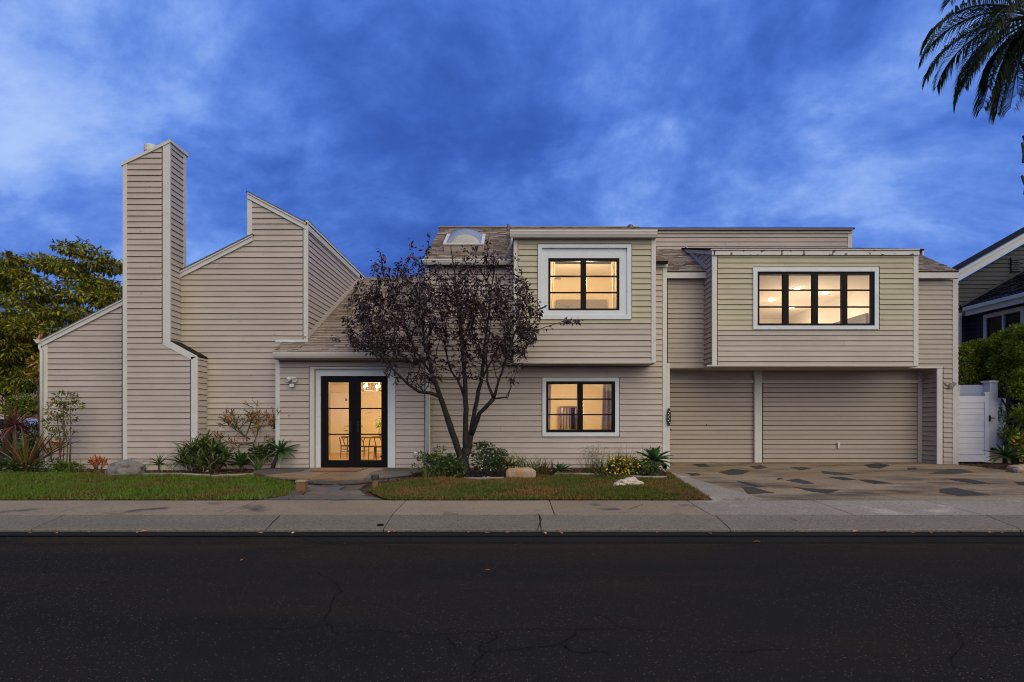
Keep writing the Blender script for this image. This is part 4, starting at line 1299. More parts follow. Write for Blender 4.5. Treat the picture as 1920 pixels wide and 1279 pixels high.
def garage_door(px0, px1, handle):
    D = GD + 0.02
    b = MB(); b.rect(px0, 717, px1, 868.5, D + 0.03, 0.04)
    d = b.build('garage_door', 'sheath', house)
    y = 718.0; k = 17; h = (868 - 718) / k
    for i in range(k):
        y0, y1 = y + i * h + 1.15, y + (i + 1) * h
        b = MB()
        w = [P(px0 + 0.5, y0, D), P(px1 - 0.5, y0, D), P(px1 - 0.5, y1, D), P(px0 + 0.5, y1, D)]
        f = [w[0] - Vector((0, 0.002, 0)), w[1] - Vector((0, 0.002, 0)), w[2] - Vector((0, 0.022, 0)), w[3] - Vector((0, 0.022, 0))]
        b.prism(f, [p + Vector((0, 0.03, 0)) for p in w]); b.build('door_board', 'gar', d)
    if handle:
        b = MB(); b.rect(1569.5, 829, 1575, 838, D - 0.03, 0.02); b.rect(1571, 830, 1573.5, 841, D - 0.06, 0.03); b.build('door_handle', 'steel', d)
    return d


garage_door(1254, 1413, False)
garage_door(1430, 1722, True)
b = MB(); b.rect(1250, 690, 1732, 874, GD + 0.1, 0.05); b.build('wall', 'sheath', house)


# ---- windows and the front door
def frame_plate(b, ox0, oy0, ox1, oy1, ix0, iy0, ix1, iy1, D, t):
    b.rect(ox0, oy0, ox1, iy0, D, t); b.rect(ox0, iy1, ox1, oy1, D, t)
    b.rect(ox0, iy0, ix0, iy1, D, t); b.rect(ix1, iy0, ox1, iy1, D, t)


def window(D, outer, frame, panes, rows, inner=None):
    """outer trim rect, black frame rect, pane rects (x0,x1), pane y range and muntin rows"""
    fx0, fy0, fx1, fy1 = frame
    b = MB(); y0, y1 = rows[0], rows[-1]
    xs_ = [fx0] + [v for p in panes for v in p] + [fx1]
    b.rect(fx0, fy0, fx1, y0, D - 0.02, 0.08); b.rect(fx0, y1, fx1, fy1, D - 0.02, 0.08)
    for i in range(0, len(xs_), 2): b.rect(xs_[i], y0, xs_[i + 1], y1, D - 0.02, 0.08)
    win = b.build('window', 'black', house)
    ox0, oy0, ox1, oy1 = outer
    ti = inner or (fx0, fy0, fx1, fy1)
    for r in ((ox0, oy0, ox1, ti[1]), (ox0, ti[3], ox1, oy1), (ox0, ti[1], ti[0], ti[3]), (ti[2], ti[1], ox1, ti[3])):
        t = MB(); t.rect(*r, D - 0.055, 0.12); t.build('window_trim', 'trim_white', win)
    for a, c in panes:
        for r0, r1 in zip(rows, rows[1:]):
            t = MB(); t.rect(a + 0.2, r0 + 0.2, c - 0.2, r1 - 0.2, D + 0.012, 0.006); t.build('pane', 'glass', win)
        for r in rows[1:-1]:
            t = MB(); t.rect(a - 0.2, r - 1.3, c + 0.2, r + 1.3, D - 0.012, 0.04); t.build('muntin', 'black', win)
    return win


window(P0, (1017, 708, 1161, 818.5), (1024, 715, 1153.5, 811), [(1028, 1082.5), (1093, 1147)], [720.5, 748.5, 777.5, 805.5])
w1 = window(B1, (1008.5, 458, 1184, 598.5), (1028, 484, 1161.5, 582), [(1032, 1089), (1099, 1156.5)], [489.5, 518, 548.5, 578.5], inner=(1016, 464.5, 1176, 590.5))
for r in ((1016, 476.5, 1176, 484), (1016, 582, 1176, 590.5), (1016, 484, 1028, 582), (1161.5, 484, 1176, 582)):
    t = MB(); t.rect(*r, B1 - 0.02, 0.08); t.build('window_trim', 'trim_white', w1)
t = MB(); t.rect(1016, 464.5, 1176, 476.5, B1 + 0.01, 0.05); t.build('head_panel', 'trim_white', w1)
window(B2, (1412.5, 501, 1648, 617.5), (1420.5, 509, 1640.5, 610.5), [(1424, 1468), (1479, 1523), (1534, 1578), (1589, 1633)], [514.5, 544, 575.5, 606.5])

DD = EN + 0.14
b = MB()
pr_ = [(615, 654), (676, 715)]
rw = [717, 766, 814.5, 863]
b.rect(601, 705, 727, 717, DD, 0.06); b.rect(601, 863, 727, 878, DD, 0.06)
b.rect(601, 717, 615, 863, DD, 0.06); b.rect(654, 717, 663.5, 863, DD, 0.06); b.rect(664.5, 717, 676, 863, DD, 0.06); b.rect(715, 717, 727, 863, DD, 0.06)
b.rect(663.5, 717, 664.5, 863, DD + 0.02, 0.03)
door = b.build('front_door', 'black', house)
for a, c in pr_:
    for r0, r1 in zip(rw, rw[1:]):
        t = MB(); t.rect(a + 0.2, r0 + 0.2, c - 0.2, r1 - 0.2, DD + 0.027, 0.006); t.build('pane', 'glass', door)
    for r in rw[1:-1]:
        t = MB(); t.rect(a - 0.2, r - 1.2, c + 0.2, r + 1.2, DD + 0.005, 0.045); t.build('muntin', 'black', door)
for sx, px in ((-1, 657), (1, 671)):
    t = MB(); t.rect(px - 1.6, 789, px + 1.6, 810, DD - 0.012, 0.012); p = P(px, 799, DD)
    t.tube([p, p - Vector((0, 0.05, 0)), p + Vector((sx * 0.15, -0.055, 0))], 0.011, 6); t.build('door_handle', 'metal', door)
for r in ((590.5, 691, 741, 705), (590.5, 705, 601, 880), (727, 705, 741, 882)):
    t = MB(); t.rect(*r, DD - 0.045 if r[0] < 700 or r[3] < 710 else EN - 0.03, 0.10 if r[0] < 700 or r[3] < 710 else 0.22); t.build('door_trim', 'trim_white', door)
t = MB(); t.rect(588, 688, 741, 691.3, EN - 0.02, 0.2); t.build('door_trim', 'trim', door)
t = MB(); t.rect(601, 877.5, 727, 880.5, EN - 0.02, 0.22); t.build('threshold', 'metal', door)
t = MB(); t.rect(586, 691, 590.5, 880, EN + 0.02, 0.13); t.build('door_trim', 'trim_tan', door)

flush_boards(house)


# ---- rooms behind the glass
def room(x0, x1, y0, y1, z0, z1, wall='room', ceil='room_white', floor='woodfloor', front=None):
    t = 0.05
    b = MB(); b.box(x0 - t, x0, y0, y1, z0, z1); b.box(x1, x1 + t, y0, y1, z0, z1); b.box(x0 - t, x1 + t, y1, y1 + t, z0 - t, z1 + t)
    for r in front or (): b.box(*r)
    o = b.build('room', wall, house)
    c = MB(); c.box(x0 - t, x1 + t, y0, y1, z1, z1 + t); c.build('ceiling', ceil, o)
    f = MB(); f.box(x0 - t, x1 + t, y0, y1, z0 - t, z0); f.build('floor', floor, o)
    return o


def lamp(loc, e, col, r=0.06):
    ld = bpy.data.lights.new('lamp_light', 'POINT'); ld.energy = e; ld.color = col; ld.shadow_soft_size = r
    o = bpy.data.objects.new('lamp_light', ld); COL.objects.link(o); o.location = loc
    return o


WARM = (1.0, 0.745, 0.42)
dining = room(-7.75, -2.62, 15.66, 22.7, 0.30, 3.10, front=[(-7.75, X(575, 15.5), 15.6, 15.66, 0.3, 3.1), (X(745, 15.5), -2.62, 15.6, 15.66, 0.3, 3.1)])
bedroom = room(-0.4, 4.0, 16.12, 19.6, 0.5, 3.0)
upper = room(0.32, 3.95, 15.42, 19.2, 4.0, 6.55)
loft = room(6.3, 11.8, 16.86, 24.0, 3.45, 6.02, wall='room_white')
# interior doors and casing seen through the front door
b = MB(); b.box(-7.28, -6.62, 22.62, 22.69, 0.3, 2.62); idoor = b.build('interior_door', 'room_white', dining)
for z0, z1 in ((0.5, 1.1), (1.25, 2.4)):
    t = MB(); t.box(-7.17, -6.99, 22.60, 22.625, z0, z1); t.box(-6.91, -6.73, 22.60, 22.625, z0, z1); t.build('door_panel', 'room_white', idoor)
t = MB(); t.tube([(-6.70, 22.6, 1.22), (-6.70, 22.55, 1.22), (-6.80, 22.55, 1.22)], 0.012, 6); t.build('door_handle', 'metal', idoor)
b = MB(); b.box(-7.40, -7.28, 22.6, 22.69, 0.3, 2.75); b.box(-6.62, -6.50, 22.6, 22.69, 0.3, 2.75); b.box(-7.28, -6.62, 22.6, 22.69, 2.62, 2.75); b.build('door_casing', 'room_white', dining)
b = MB(); b.box(-6.5, -2.62, 22.66, 22.69, 0.3, 0.45); b.build('baseboard', 'room_white', dining)
b = MB(); b.box(X(689, 22.6), X(694, 22.6), 22.64, 22.69, Z(773, 22.6), Z(768, 22.6)); tag(b.build('thermostat', 'white'), 'small white thermostat on the dining room back wall', 'thermostat')
b = MB(); b.box(X(648, 22.6), X(650, 22.6), 22.57, 22.6, Z(752, 22.6), Z(747, 22.6)); tag(b.build('key_hook', 'metal'), 'small dark hook plate high on the white interior door', 'hook')

# chandelier: iron ring with candle bulbs
cc = Vector((X(697, 19.5), 19.5, Z(733, 19.5)))
ch = thing('chandelier', cc, 'iron ring chandelier with lit candle bulbs over the dining table', 'chandelier')
b = MB(); ring = [(0.42 * math.cos(a * math.pi / 10), 0.42 * math.sin(a * math.pi / 10), 0) for a in range(21)]
b.tube(ring, 0.012, 6, False); b.build('ring', 'metal', ch)
b = MB(); b.tube([(0, 0, 0.05), (0, 0, 0.62)], 0.008, 6); b.tube([(-0.42, 0, 0), (0, 0, 0.25), (0.42, 0, 0)], 0.006, 5); b.tube([(0, -0.42, 0), (0, 0, 0.25), (0, 0.42, 0)], 0.006, 5); b.build('hanger', 'metal', ch)
for k in range(6):
    a = k * math.pi / 3 + 0.35; q = Vector((0.42 * math.cos(a), 0.42 * math.sin(a), 0))
    b = MB(); b.tube([q, q + Vector((0, 0, 0.12))], 0.016, 8); cd = b.build('candle', 'cap', ch)
    b = MB(); b.lathe([(0.012, 0.12), (0.028, 0.15), (0.024, 0.19), (0.004, 0.235)], q, 10); b.build('bulb', 'bulb', cd, smooth=True)
lamp(cc + Vector((0, 0, -0.2)), 74, WARM, 0.3)

# dining table, chairs, vase
tb = thing('dining_table', (X(735, 20.2), 20.2, 0.30), 'round wooden dining table with a turned base in the lit room', 'table')
b = MB(); b.lathe([(0.70, 0.72), (0.72, 0.735), (0.70, 0.76)], (0, 0, 0), 28); b.build('tabletop', 'wood', tb)
b = MB(); b.lathe([(0.09, 0.1), (0.07, 0.4), (0.1, 0.72)], (0, 0, 0), 12); b.build('pedestal', 'wood', tb)
for k in range(4):
    a = k * math.pi / 2 + 0.5; b = MB(); b.tube([(0, 0, 0.16), (0.42 * math.cos(a), 0.42 * math.sin(a), 0.03)], [0.045, 0.03], 6); b.build('leg', 'wood', tb)


def dining_chair(loc, rot, label):
    t = thing('dining_chair', loc, label, 'chair', 'wooden dining chairs round the table')
    t.rotation_euler = (0, 0, rot)
    b = MB(); b.prism([(-0.23, -0.2, 0.46), (0.23, -0.2, 0.46), (0.21, 0.22, 0.46), (-0.21, 0.22, 0.46)], [(-0.23, -0.2, 0.42), (0.23, -0.2, 0.42), (0.21, 0.22, 0.42), (-0.21, 0.22, 0.42)]); b.build('seat', 'wood', t)
    for x in (-1, 1):
        b = MB(); b.tube([(0.23 * x, -0.2, 0), (0.21 * x, -0.19, 0.44)], [0.014, 0.018], 6); b.build('leg', 'wood', t)
        b = MB(); b.tube([(0.2 * x, 0.24, 0), (0.2 * x, 0.22, 0.45), (0.27 * x, 0.25, 0.75)], [0.014, 0.018, 0.016], 6); b.build('leg', 'wood', t)
    b = MB(); b.tube([(0.29 * math.cos(a), 0.02 + 0.27 * math.sin(a), 0.74 + 0.02 * math.sin(a)) for a in [math.pi * (-0.1 + 1.2 * k / 12) for k in range(13)]], 0.018, 6); b.build('top_rail', 'wood', t)
    b = MB(); b.tube([(0, 0.21, 0.46), (0, 0.245, 0.60), (-0.09, 0.27, 0.75)], 0.014, 5); b.tube([(0, 0.245, 0.6), (0.09, 0.27, 0.75)], 0.014, 5); b.build('back_splat', 'wood', t)
    b = MB(); b.tube([(-0.22, -0.2, 0.25), (-0.2, 0.23, 0.25)], 0.01, 5); b.tube([(0.22, -0.2, 0.25), (0.2, 0.23, 0.25)], 0.01, 5); b.tube([(-0.2, 0.23, 0.3), (0.2, 0.23, 0.3)], 0.01, 5); b.build('stretcher', 'wood', t)
    return t


dining_chair((X(656, 19.5), 19.5, 0.30), R(75), 'wooden chair behind the left leaf of the glass front door')
dining_chair((X(688, 19.0), 19.0, 0.30), R(165), 'wooden chair with its back to the street behind the right door leaf')
dining_chair((X(716, 18.9), 18.85, 0.30), R(200), 'wooden chair behind the right edge of the glass front door')
vz = thing('vase', (X(714, 20.1), 20.1, 1.06), 'pale vase of green leaves on the dining table', 'vase')
b = MB(); b.lathe([(0.05, 0), (0.09, 0.08), (0.08, 0.2), (0.05, 0.27), (0.06, 0.3)], (0, 0, 0), 14); b.build('pot', 'pot', vz, smooth=True)
pos = nrng.normal(size=(60, 3)) * np.array([0.1, 0.1, 0.1]) + np.array([-0.02, 0, 0.44])
cloud_mesh('foliage', pos, 0.11, 'hleaf', vz)
b = MB(); b.tube([(0, 0, 0.2), (-0.02, 0, 0.48)], 0.008, 5); b.build('stem', 'stick_g', vz)

# bedroom: mirror and curtains
mr = thing('mirror', (X(1066, 19.2), 19.15, Z(810, 19.2)), 'wood framed standing mirror against the ground floor bedroom wall', 'mirror')
mr.rotation_euler = (0, 0, R(6.5))
hw, hh = 0.30, Z(762, 19.2) - Z(810, 19.2)
b = MB(); b.box(-hw, hw, 0, 0.03, hh - 0.06, hh); b.box(-hw, hw, 0, 0.03, 0, 0.06); b.box(-hw, -hw + 0.055, 0, 0.03, 0.06, hh - 0.06); b.box(hw - 0.055, hw, 0, 0.03, 0.06, hh - 0.06); b.build('frame', 'wood', mr)
b = MB(); b.box(-hw + 0.055, hw - 0.055, 0.012, 0.022, 0.06, hh - 0.06); b.build('mirror_glass', 'mirror', mr)


def curtain(x0, x1, y, z0, z1, m, label, folds=6, amp=0.04, x0t=None, x1t=None):
    b = MB(); n = folds * 8
    x0t = x0 if x0t is None else x0t; x1t = x1 if x1t is None else x1t
    top = [(x0t + (x1t - x0t) * i / n, y + amp * math.sin(i / n * folds * 2 * math.pi), z1) for i in range(n + 1)]
    bot = [(x0 + (x1 - x0) * i / n, y + amp * 1.2 * math.sin(i / n * folds * 2 * math.pi + 0.3), z0) for i in range(n + 1)]
    b.add(top + bot, [(i, i + 1, n + 2 + i, n + 1 + i) for i in range(n)])
    return tag(b.build('curtain', m, smooth=True), label, 'curtain', 'curtains behind the lit windows')


curtain(X(1126, 16.3), X(1152, 16.3), 16.32, 0.6, 2.9, 'curtain', 'grey brown curtain at the right side of the ground floor window', 3, 0.05, x0t=X(1131, 16.3))
curtain(X(1022, 16.3), X(1031, 16.3), 16.32, 0.6, 2.9, 'curtain', 'narrow edge of curtain at the left side of the ground floor window', 2, 0.03, x1t=X(1034, 16.3))
curtain(X(1022, 15.6), X(1034, 15.6), 15.62, 4.1, 6.4, 'sheer', 'cream curtain at the left side of the upper bedroom window', 2, 0.03, x1t=X(1042, 15.6))
curtain(X(1150, 15.6), X(1162, 15.6), 15.62, 4.1, 6.4, 'sheer', 'cream curtain at the right side of the upper bedroom window', 2, 0.03, x0t=X(1146, 15.6))
# upper bedroom: headboard, cushions, air vent
hb = thing('headboard', (X(1091, 18.9), 18.95, 4.0), 'wide grey brown headboard against the upper bedroom wall', 'headboard')
b = MB(); b.box(-0.86, 0.86, 0, 0.09, 0.9, Z(561, 18.9) - 4.0); b.build('panel', 'grey_fabric', hb)
b = MB(); b.box(-0.8, -0.74, 0.0, 0.08, 0, 0.9); b.box(0.74, 0.8, 0.0, 0.08, 0, 0.9); b.build('post', 'wood', hb)
for px, lab, s in ((1054, 'grey green cushion at the left end of the upper bedroom headboard', 0.25), (1072, 'grey green cushion standing right of another against the headboard', 0.22)):
    b = MB(); c = P(px, 581, 18.7)
    vs_ = []
    b.add([c + Vector((-s, 0, -0.2)), c + Vector((s, 0, -0.2)), c + Vector((s, 0, 0.12)), c + Vector((-s, 0, 0.12)), c + Vector((-s * .5, -0.09, -0.1)), c + Vector((s * .5, -0.09, -0.1)), c + Vector((s * .5, -0.09, 0.03)), c + Vector((-s * .5, -0.09, 0.03)), c + Vector((0, 0.06, -0.04))],
          [(4, 5, 6, 7), (0, 1, 5, 4), (1, 2, 6, 5), (2, 3, 7, 6), (3, 0, 4, 7), (0, 8, 1), (1, 8, 2), (2, 8, 3), (3, 8, 0)])
    tag(b.build('cushion', 'pillow'), lab, 'cushion', 'cushions in the upper bedroom')
vn = thing('air_vent', P(1045, 523.5, 19.17), 'small dark grey air vent high on the upper bedroom wall', 'vent')
b = MB(); b.box(-0.12, 0.12, 0, 0.025, 0, 0.15); b.build('frame', 'vent', vn)
for k in range(4):
    b = MB(); b.box(-0.1, 0.1, -0.008, 0.0, 0.02 + k * 0.03, 0.035 + k * 0.03); b.build('slat', 'vent', vn)
# loft: recessed downlights, dark screen on the side wall
for px, py, lab in ((1447, 562, 'lit recessed ceiling light behind the leftmost upper right window sash'), (1495, 540, 'lit recessed ceiling light nearest the top of the second sash'),
                    (1485, 576, 'lit recessed ceiling light low in the second sash, farthest back'), (1547, 549, 'lit recessed ceiling light behind the third sash')):
    D = (6.02 - CZ) * F / (HY - py)
    t = thing('downlight', (X(px, D), D, 6.02), lab, 'ceiling light', 'recessed lights in the upper room')
    b = MB(); b.lathe([(0.13, 0.0), (0.13, -0.012), (0.105, -0.014)], (0, 0, 0), 16); b.build('trim_ring', 'room_white', t)
    b = MB(); b.lathe([(0.10, -0.016), (0.09, -0.03), (0.01, -0.036)], (0, 0, 0), 16); b.build('lens', 'downlight', t)
    lamp((X(px, D), D, 5.0), 14, (1.0, 0.80, 0.55), 0.3)
b = MB(); b.box(11.70, 11.78, 18.35, 20.4, Z(618, 18.5), Z(588.5, 18.45)); tag(b.build('screen', 'tv'), 'dark flat screen on the side wall of the upper room', 'television')
# plain lit ceiling lamps in the two bedrooms
for loc, e, lab in (((1.9, 17.4, 2.98), 42, 'round lit ceiling lamp in the ground floor bedroom'), ((2.1, 16.1, 6.53), 92, 'round lit ceiling lamp in the upper bedroom')):
    t = thing('ceiling_lamp', loc, lab, 'ceiling lamp')
    b = MB(); b.lathe([(0.17, 0.018), (0.17, -0.03), (0.12, -0.06), (0.02, -0.07)], (0, 0, 0), 18); b.build('lens', 'shade', t)
    lamp(Vector(loc) - Vector((0, 0, 0.9)), e, WARM, 0.25)

# ------------------------------------------------------------------ lamps and plaque on the walls
fl = thing('floodlight', P(549, 712, EN - 0.03), 'white twin floodlight with motion sensor beside the front door', 'wall light')
b = MB(); b.lathe([(0.07, 0), (0.07, 0.03), (0.05, 0.045)], (0, 0.02, 0.02), 14, (0, -1, 0)); b.build('mount', 'grey_light', fl)
for s in (-1, 1):
    b = MB(); b.lathe([(0.035, -0.02), (0.06, 0.03), (0.07, 0.12), (0.066, 0.125), (0.03, 0.11)], (s * 0.045, -0.06, 0.04), 14, (s * 0.5, -0.75, -0.5)); b.build('lamp_head', 'grey_light', fl, smooth=False)
b = MB(); b.tube([(0, -0.02, 0), (0.0, -0.05, -0.12)], 0.012, 6); b.build('arm', 'grey_light', fl)
b = MB(); b.prism([(-0.055, -0.09, -0.13), (0.055, -0.09, -0.13), (0.06, -0.1, -0.2), (-0.05, -0.1, -0.2)], [(-0.055, -0.02, -0.12), (0.055, -0.02, -0.12), (0.05, -0.03, -0.19), (-0.045, -0.03, -0.19)]); b.build('sensor', 'grey_light', fl)
f2 = thing('floodlight', P(1778, 719, P1 - 0.03), 'tan single floodlight on the right end wall by the gate', 'wall light')
b = MB(); b.lathe([(0.08, 0), (0.08, 0.03), (0.05, 0.05)], (-0.03, 0.02, 0), 14, (0, -1, 0)); b.build('mount', 'tan_lamp', f2)
b = MB(); b.lathe([(0.045, 0), (0.06, 0.05), (0.062, 0.2), (0.05, 0.205)], (0.0, -0.06, -0.14), 14, (0.55, -0.35, 0.75)); b.build('lamp_head', 'tan_lamp', f2)
b = MB(); b.lathe([(0.05, 0.206), (0.02, 0.208)], (0.0, -0.06, -0.14), 14, (0.55, -0.35, 0.75)); b.build('lens', 'grey_light', f2)
pq = thing('address_plaque', P(1254, 782, P0 - 0.06), 'dark oval address plaque edge on at the corner of the garage recess', 'plaque')
b = MB(); b.lathe([(0.5, 0), (0.5, 0.02), (0.46, 0.03)], (0, 0, 0), 20, (0, -1, 0))
b.v = [(x * 0.135, y, z * 0.52) for x, y, z in b.v]; b.build('backing', 'plaque', pq)
for k in range(7):
    b = MB(); zc = -0.16 + k * 0.053; xo = 0.02 * (-1) ** k
    b.lathe([(0.014, 0.0), (0.012, 0.006)], (xo, -0.029, zc), 8, (0, -1, 0)); b.build('rosette', 'flower_w', pq)
b = MB(); b.rect(1254, 804.5, 1259, 807.5, P0 + 0.3, 0.05); tag(b.build('bracket', 'metal'), 'tiny black bracket on the post below the oval plaque', 'bracket')

# ------------------------------------------------------------------ gate and fence
gt = thing('gate', P(1826, 868, 17.95), 'white vinyl board gate between the house and the hedge', 'gate', world=True)
D = 17.95
b = MB(); b.rect(1792, 738, 1797.5, 867, D - 0.03, 0.1); b.build('post', 'white', gt)
b = MB(); b.rect(1847, 738, 1855.5, 867, D - 0.03, 0.1); b.build('post', 'white', gt)
for px0, px1 in ((1791.5, 1798), (1846, 1856.5)):
    b = MB(); b.rect(px0, 735.5, px1, 738.5, D - 0.045, 0.13); b.build('post_cap', 'white', gt)
b = MB(); b.rect(1797.5, 743, 1847, 755, D - 0.02, 0.06); b.build('rail', 'white', gt)
b = MB(); b.rect(1797.5, 853.5, 1847, 866, D - 0.02, 0.06); b.build('rail', 'white', gt)
for k in range(9):
    y0 = 755.4 + k * (853 - 755.4) / 9
    b = MB(); b.rect(1797.6, y0, 1846.9, y0 + 10.3, D + 0.0, 0.02); b.build('board', 'white', gt)
b = MB(); b.rect(1855.5, 779, 1858, 790, D - 0.06, 0.03); b.rect(1857, 783, 1865, 785, D - 0.06, 0.02); b.build('latch', 'metal', gt)
fn = thing('fence', P(1865, 850, 18.0), 'tall white vinyl privacy fence behind the white gate', 'fence', world=True)
b = MB(); b.rect(1856, 717, 1871, 840, 17.98, 0.25); b.build('post', 'white', fn)
b = MB(); b.rect(1855, 713.5, 1872, 717, 17.94, 0.33); b.build('post_cap', 'white', fn)
b = MB(); b.rect(1794, 722, 1800, 860, 18.6, 0.15); b.build('post', 'white', fn)
p0, p1 = P(1797, 722, 18.65), P(1858, 721.5, 18.12)
for (z0, z1) in ((-0.30, 0.0), (-0.50, -0.31), (-0.70, -0.51), (-0.9, -0.71), (-1.1, -0.91), (-1.3, -1.11), (-1.5, -1.31), (-1.7, -1.51), (-1.9, -1.71), (-2.2, -1.91)):
    b = MB(); q0, q1 = p0 + Vector((0, 0, z0)), p1 + Vector((0, 0, z0)); q2, q3 = p1 + Vector((0, 0, z1)), p0 + Vector((0, 0, z1))
    tk = Vector((0, 0.06 if z1 == 0 else 0.03, 0)); b.prism([q0, q1, q2, q3], [q + tk for q in (q0, q1, q2, q3)]); b.build('rail' if z1 == 0 else 'board', 'white', fn)
for k in range(9):
    y0 = 724 + k * 12.5
    b = MB(); b.rect(1871.2, y0 + 22, 1890, y0 + 34, 18.05, 0.03); b.build('board', 'white', fn)

# ------------------------------------------------------------------ dark neighbour house on the right
nb = thing('neighbour_house', (18.0, 19.5, 0.25), 'dark blue grey lap sided house with white trim beyond the hedge', 'house', world=True)
ND = 20.6
sided_wall(nb, [(X(1790, ND), 0.3), (24, 0.3), (24, 12.1), (23.9, Z(455, ND) + 0.56 * (23.9 - X(1920, ND))), (X(1797, ND), Z(529, ND)), (X(1790, ND), Z(533, ND))], face_front(ND), mtl=lambda z: 'navy', phase=0.03)
nx = X(1818, 20.3)
sided_wall(nb, [(17.2, 0.3), (ND, 0.3), (ND, 5.6), (17.2, 5.6)], face_left(nx + 0.25), [(18.48, 19.82, 4.18, 5.30)], mtl=lambda z: 'navy', phase=0.03)
order = sorted(BOARDS, key=lambda r: -r[0])
for s, b, wall, m in order: b.build('siding_board', m, wall)
BOARDS.clear()
sl = 0.57
# main gable rake and roof
ax, az = X(1796, ND - 0.35), Z(527, ND - 0.35)
b = MB(); e0 = Vector((ax, ND - 0.35, az)); e1 = Vector((24.5, ND - 0.35, az + sl * (24.5 - ax))); up = Vector((0, 0, 0.25)); dp = Vector((0, 0.05, 0))
b.prism([e0 - up * 0.0, e1, e1 + up, e0 + up], [p + dp for p in (e0, e1, e1 + up, e0 + up)]); b.build('fascia', 'neighbour_trim', nb)
b = MB(); u2 = up + Vector((0, 0, 0.11)); b.prism([e0 + up * 1.02 - dp * .5, e1 + up * 1.02 - dp * .5, e1 + u2 - dp * .5, e0 + u2 - dp * .5], [p + dp for p in (e0 + up * 1.02, e1 + up * 1.02, e1 + u2, e0 + u2)]); b.build('rake_moulding', 'neighbour_trim', nb)
b = MB(); f0, f1 = e0 + u2 + Vector((-0.05, -0.05, 0.01)), e1 + u2 + Vector((0, -0.05, 0.01)); bk = Vector((0, 0.95, 0)); th = Vector((0, 0, 0.06))
b.prism([f0 + th, f1 + th, f1 + bk + th, f0 + bk + th], [f0, f1, f1 + bk, f0 + bk]); b.build('roof', 'shingle_dark', nb)
# gable vent
gv = MB(); gv.rect(1895.5, 482, 1913, 511, ND - 0.05, 0.06); gvo = gv.build('gable_vent', 'navy', nb)
for k in range(6):
    b = MB(); b.rect(1897, 485 + k * 4.2, 1911.5, 487.6 + k * 4.2, ND - 0.08, 0.03); b.build('louvre', 'navy', gvo)
# projecting lower wing: roof slope, gutter and fascia along its eave
ez = Z(584, 20.3)
ex = nx - 0.12
b = MB(); r_ = [Vector((ex, 20.35, ez + 0.18)), Vector((ex, 17.0, ez + 0.18)), Vector((ex + 4.5, 17.0, ez + 0.18 + sl * 4.5)), Vector((ex + 4.5, 20.55, ez + 0.18 + sl * 4.5)), Vector((ex, 20.55, ez + 0.18))]
r_ = [r_[4], r_[1], r_[2], r_[3]]
b.prism(r_, [p - Vector((0, 0, 0.08)) for p in r_]); lr = b.build('roof', 'shingle_dark', nb)
el_, er_, rr_, rl_ = r_[1], r_[0], r_[3], r_[2]
nn_ = Vector((-sl, 0, 1)).normalized()
shingle(lr, nn_, el_, er_, rr_, rl_, expo=0.14, tab=0.3, m='shingle_dark')
rest = MB()
for s_, mm, roof, m, mone in SHING: rest.add(mm.v, mm.f)
SHING.clear()
tag(rest.build('shingles', 'shingle_dark', nb, fix=False), kind='stuff')
b = MB(); b.box(ex - 0.1, ex, 17.0, 20.35, ez + 0.02, ez + 0.15); b.build('gutter', 'neighbour_trim', nb)
b = MB(); b.box(ex + 0.005, ex + 0.04, 17.0, 20.35, ez - 0.16, ez + 0.03); b.build('fascia', 'neighbour_trim', nb)
b = MB(); b.box(ex + 0.045, nx + 0.25, 17.0, 20.35, ez - 0.10, ez - 0.07); b.build('soffit', 'neighbour_trim', nb)
b = MB(); p0, p1 = Vector((ex, ND - 0.05, ez + 0.2)), Vector((ex + 4.5, ND - 0.05, ez + 0.2 + sl * 4.5)); u = Vector((0, 0, 0.1)); b.prism([p0, p1, p1 + u, p0 + u], [p + Vector((0, 0.04, 0)) for p in (p0, p1, p1 + u, p0 + u)]); b.build('flashing_board', 'navy', nb)
# wing window
wx = nx + 0.25
b = MB()
for r in ((18.36, 19.94, 5.28, 5.42), (18.36, 19.94, 4.06, 4.18), (18.36, 18.48, 4.18, 5.28), (19.82, 19.94, 4.18, 5.28), (19.12, 19.18, 4.18, 5.28)): b.box(wx - 0.06, wx + 0.05, r[0], r[1], r[2], r[3])
nw = b.build('window', 'neighbour_trim', nb)
for y0, y1 in ((18.48, 19.12), (19.18, 19.82)):
    b = MB(); b.box(wx + 0.01, wx + 0.016, y0, y1, 4.18, 5.28); b.build('pane', 'glass', nw)
b = MB(); b.box(wx + 0.4, wx + 0.45, 18.0, 20.2, 3.8, 5.5); b.build('blind', 'navy', nw)
for k in range(9):
    b = MB(); b.box(wx + 0.12, wx + 0.15, 18.48, 19.12, 4.23 + k * 0.115, 4.30 + k * 0.115); b.build('blind_slat', 'vent', nw)
b = MB(); b.rect(1795, 587, 1803, 660, ND - 0.06, 0.05); b.build('window_trim', 'neighbour_trim', nb)
b = MB(); b.box(24, 24.1, 17.2, 26, 0.3, 9); b.box(nx + .3, 24, 17.2, 17.3, .3, 5.3); b.build('wall', 'navy', nb)


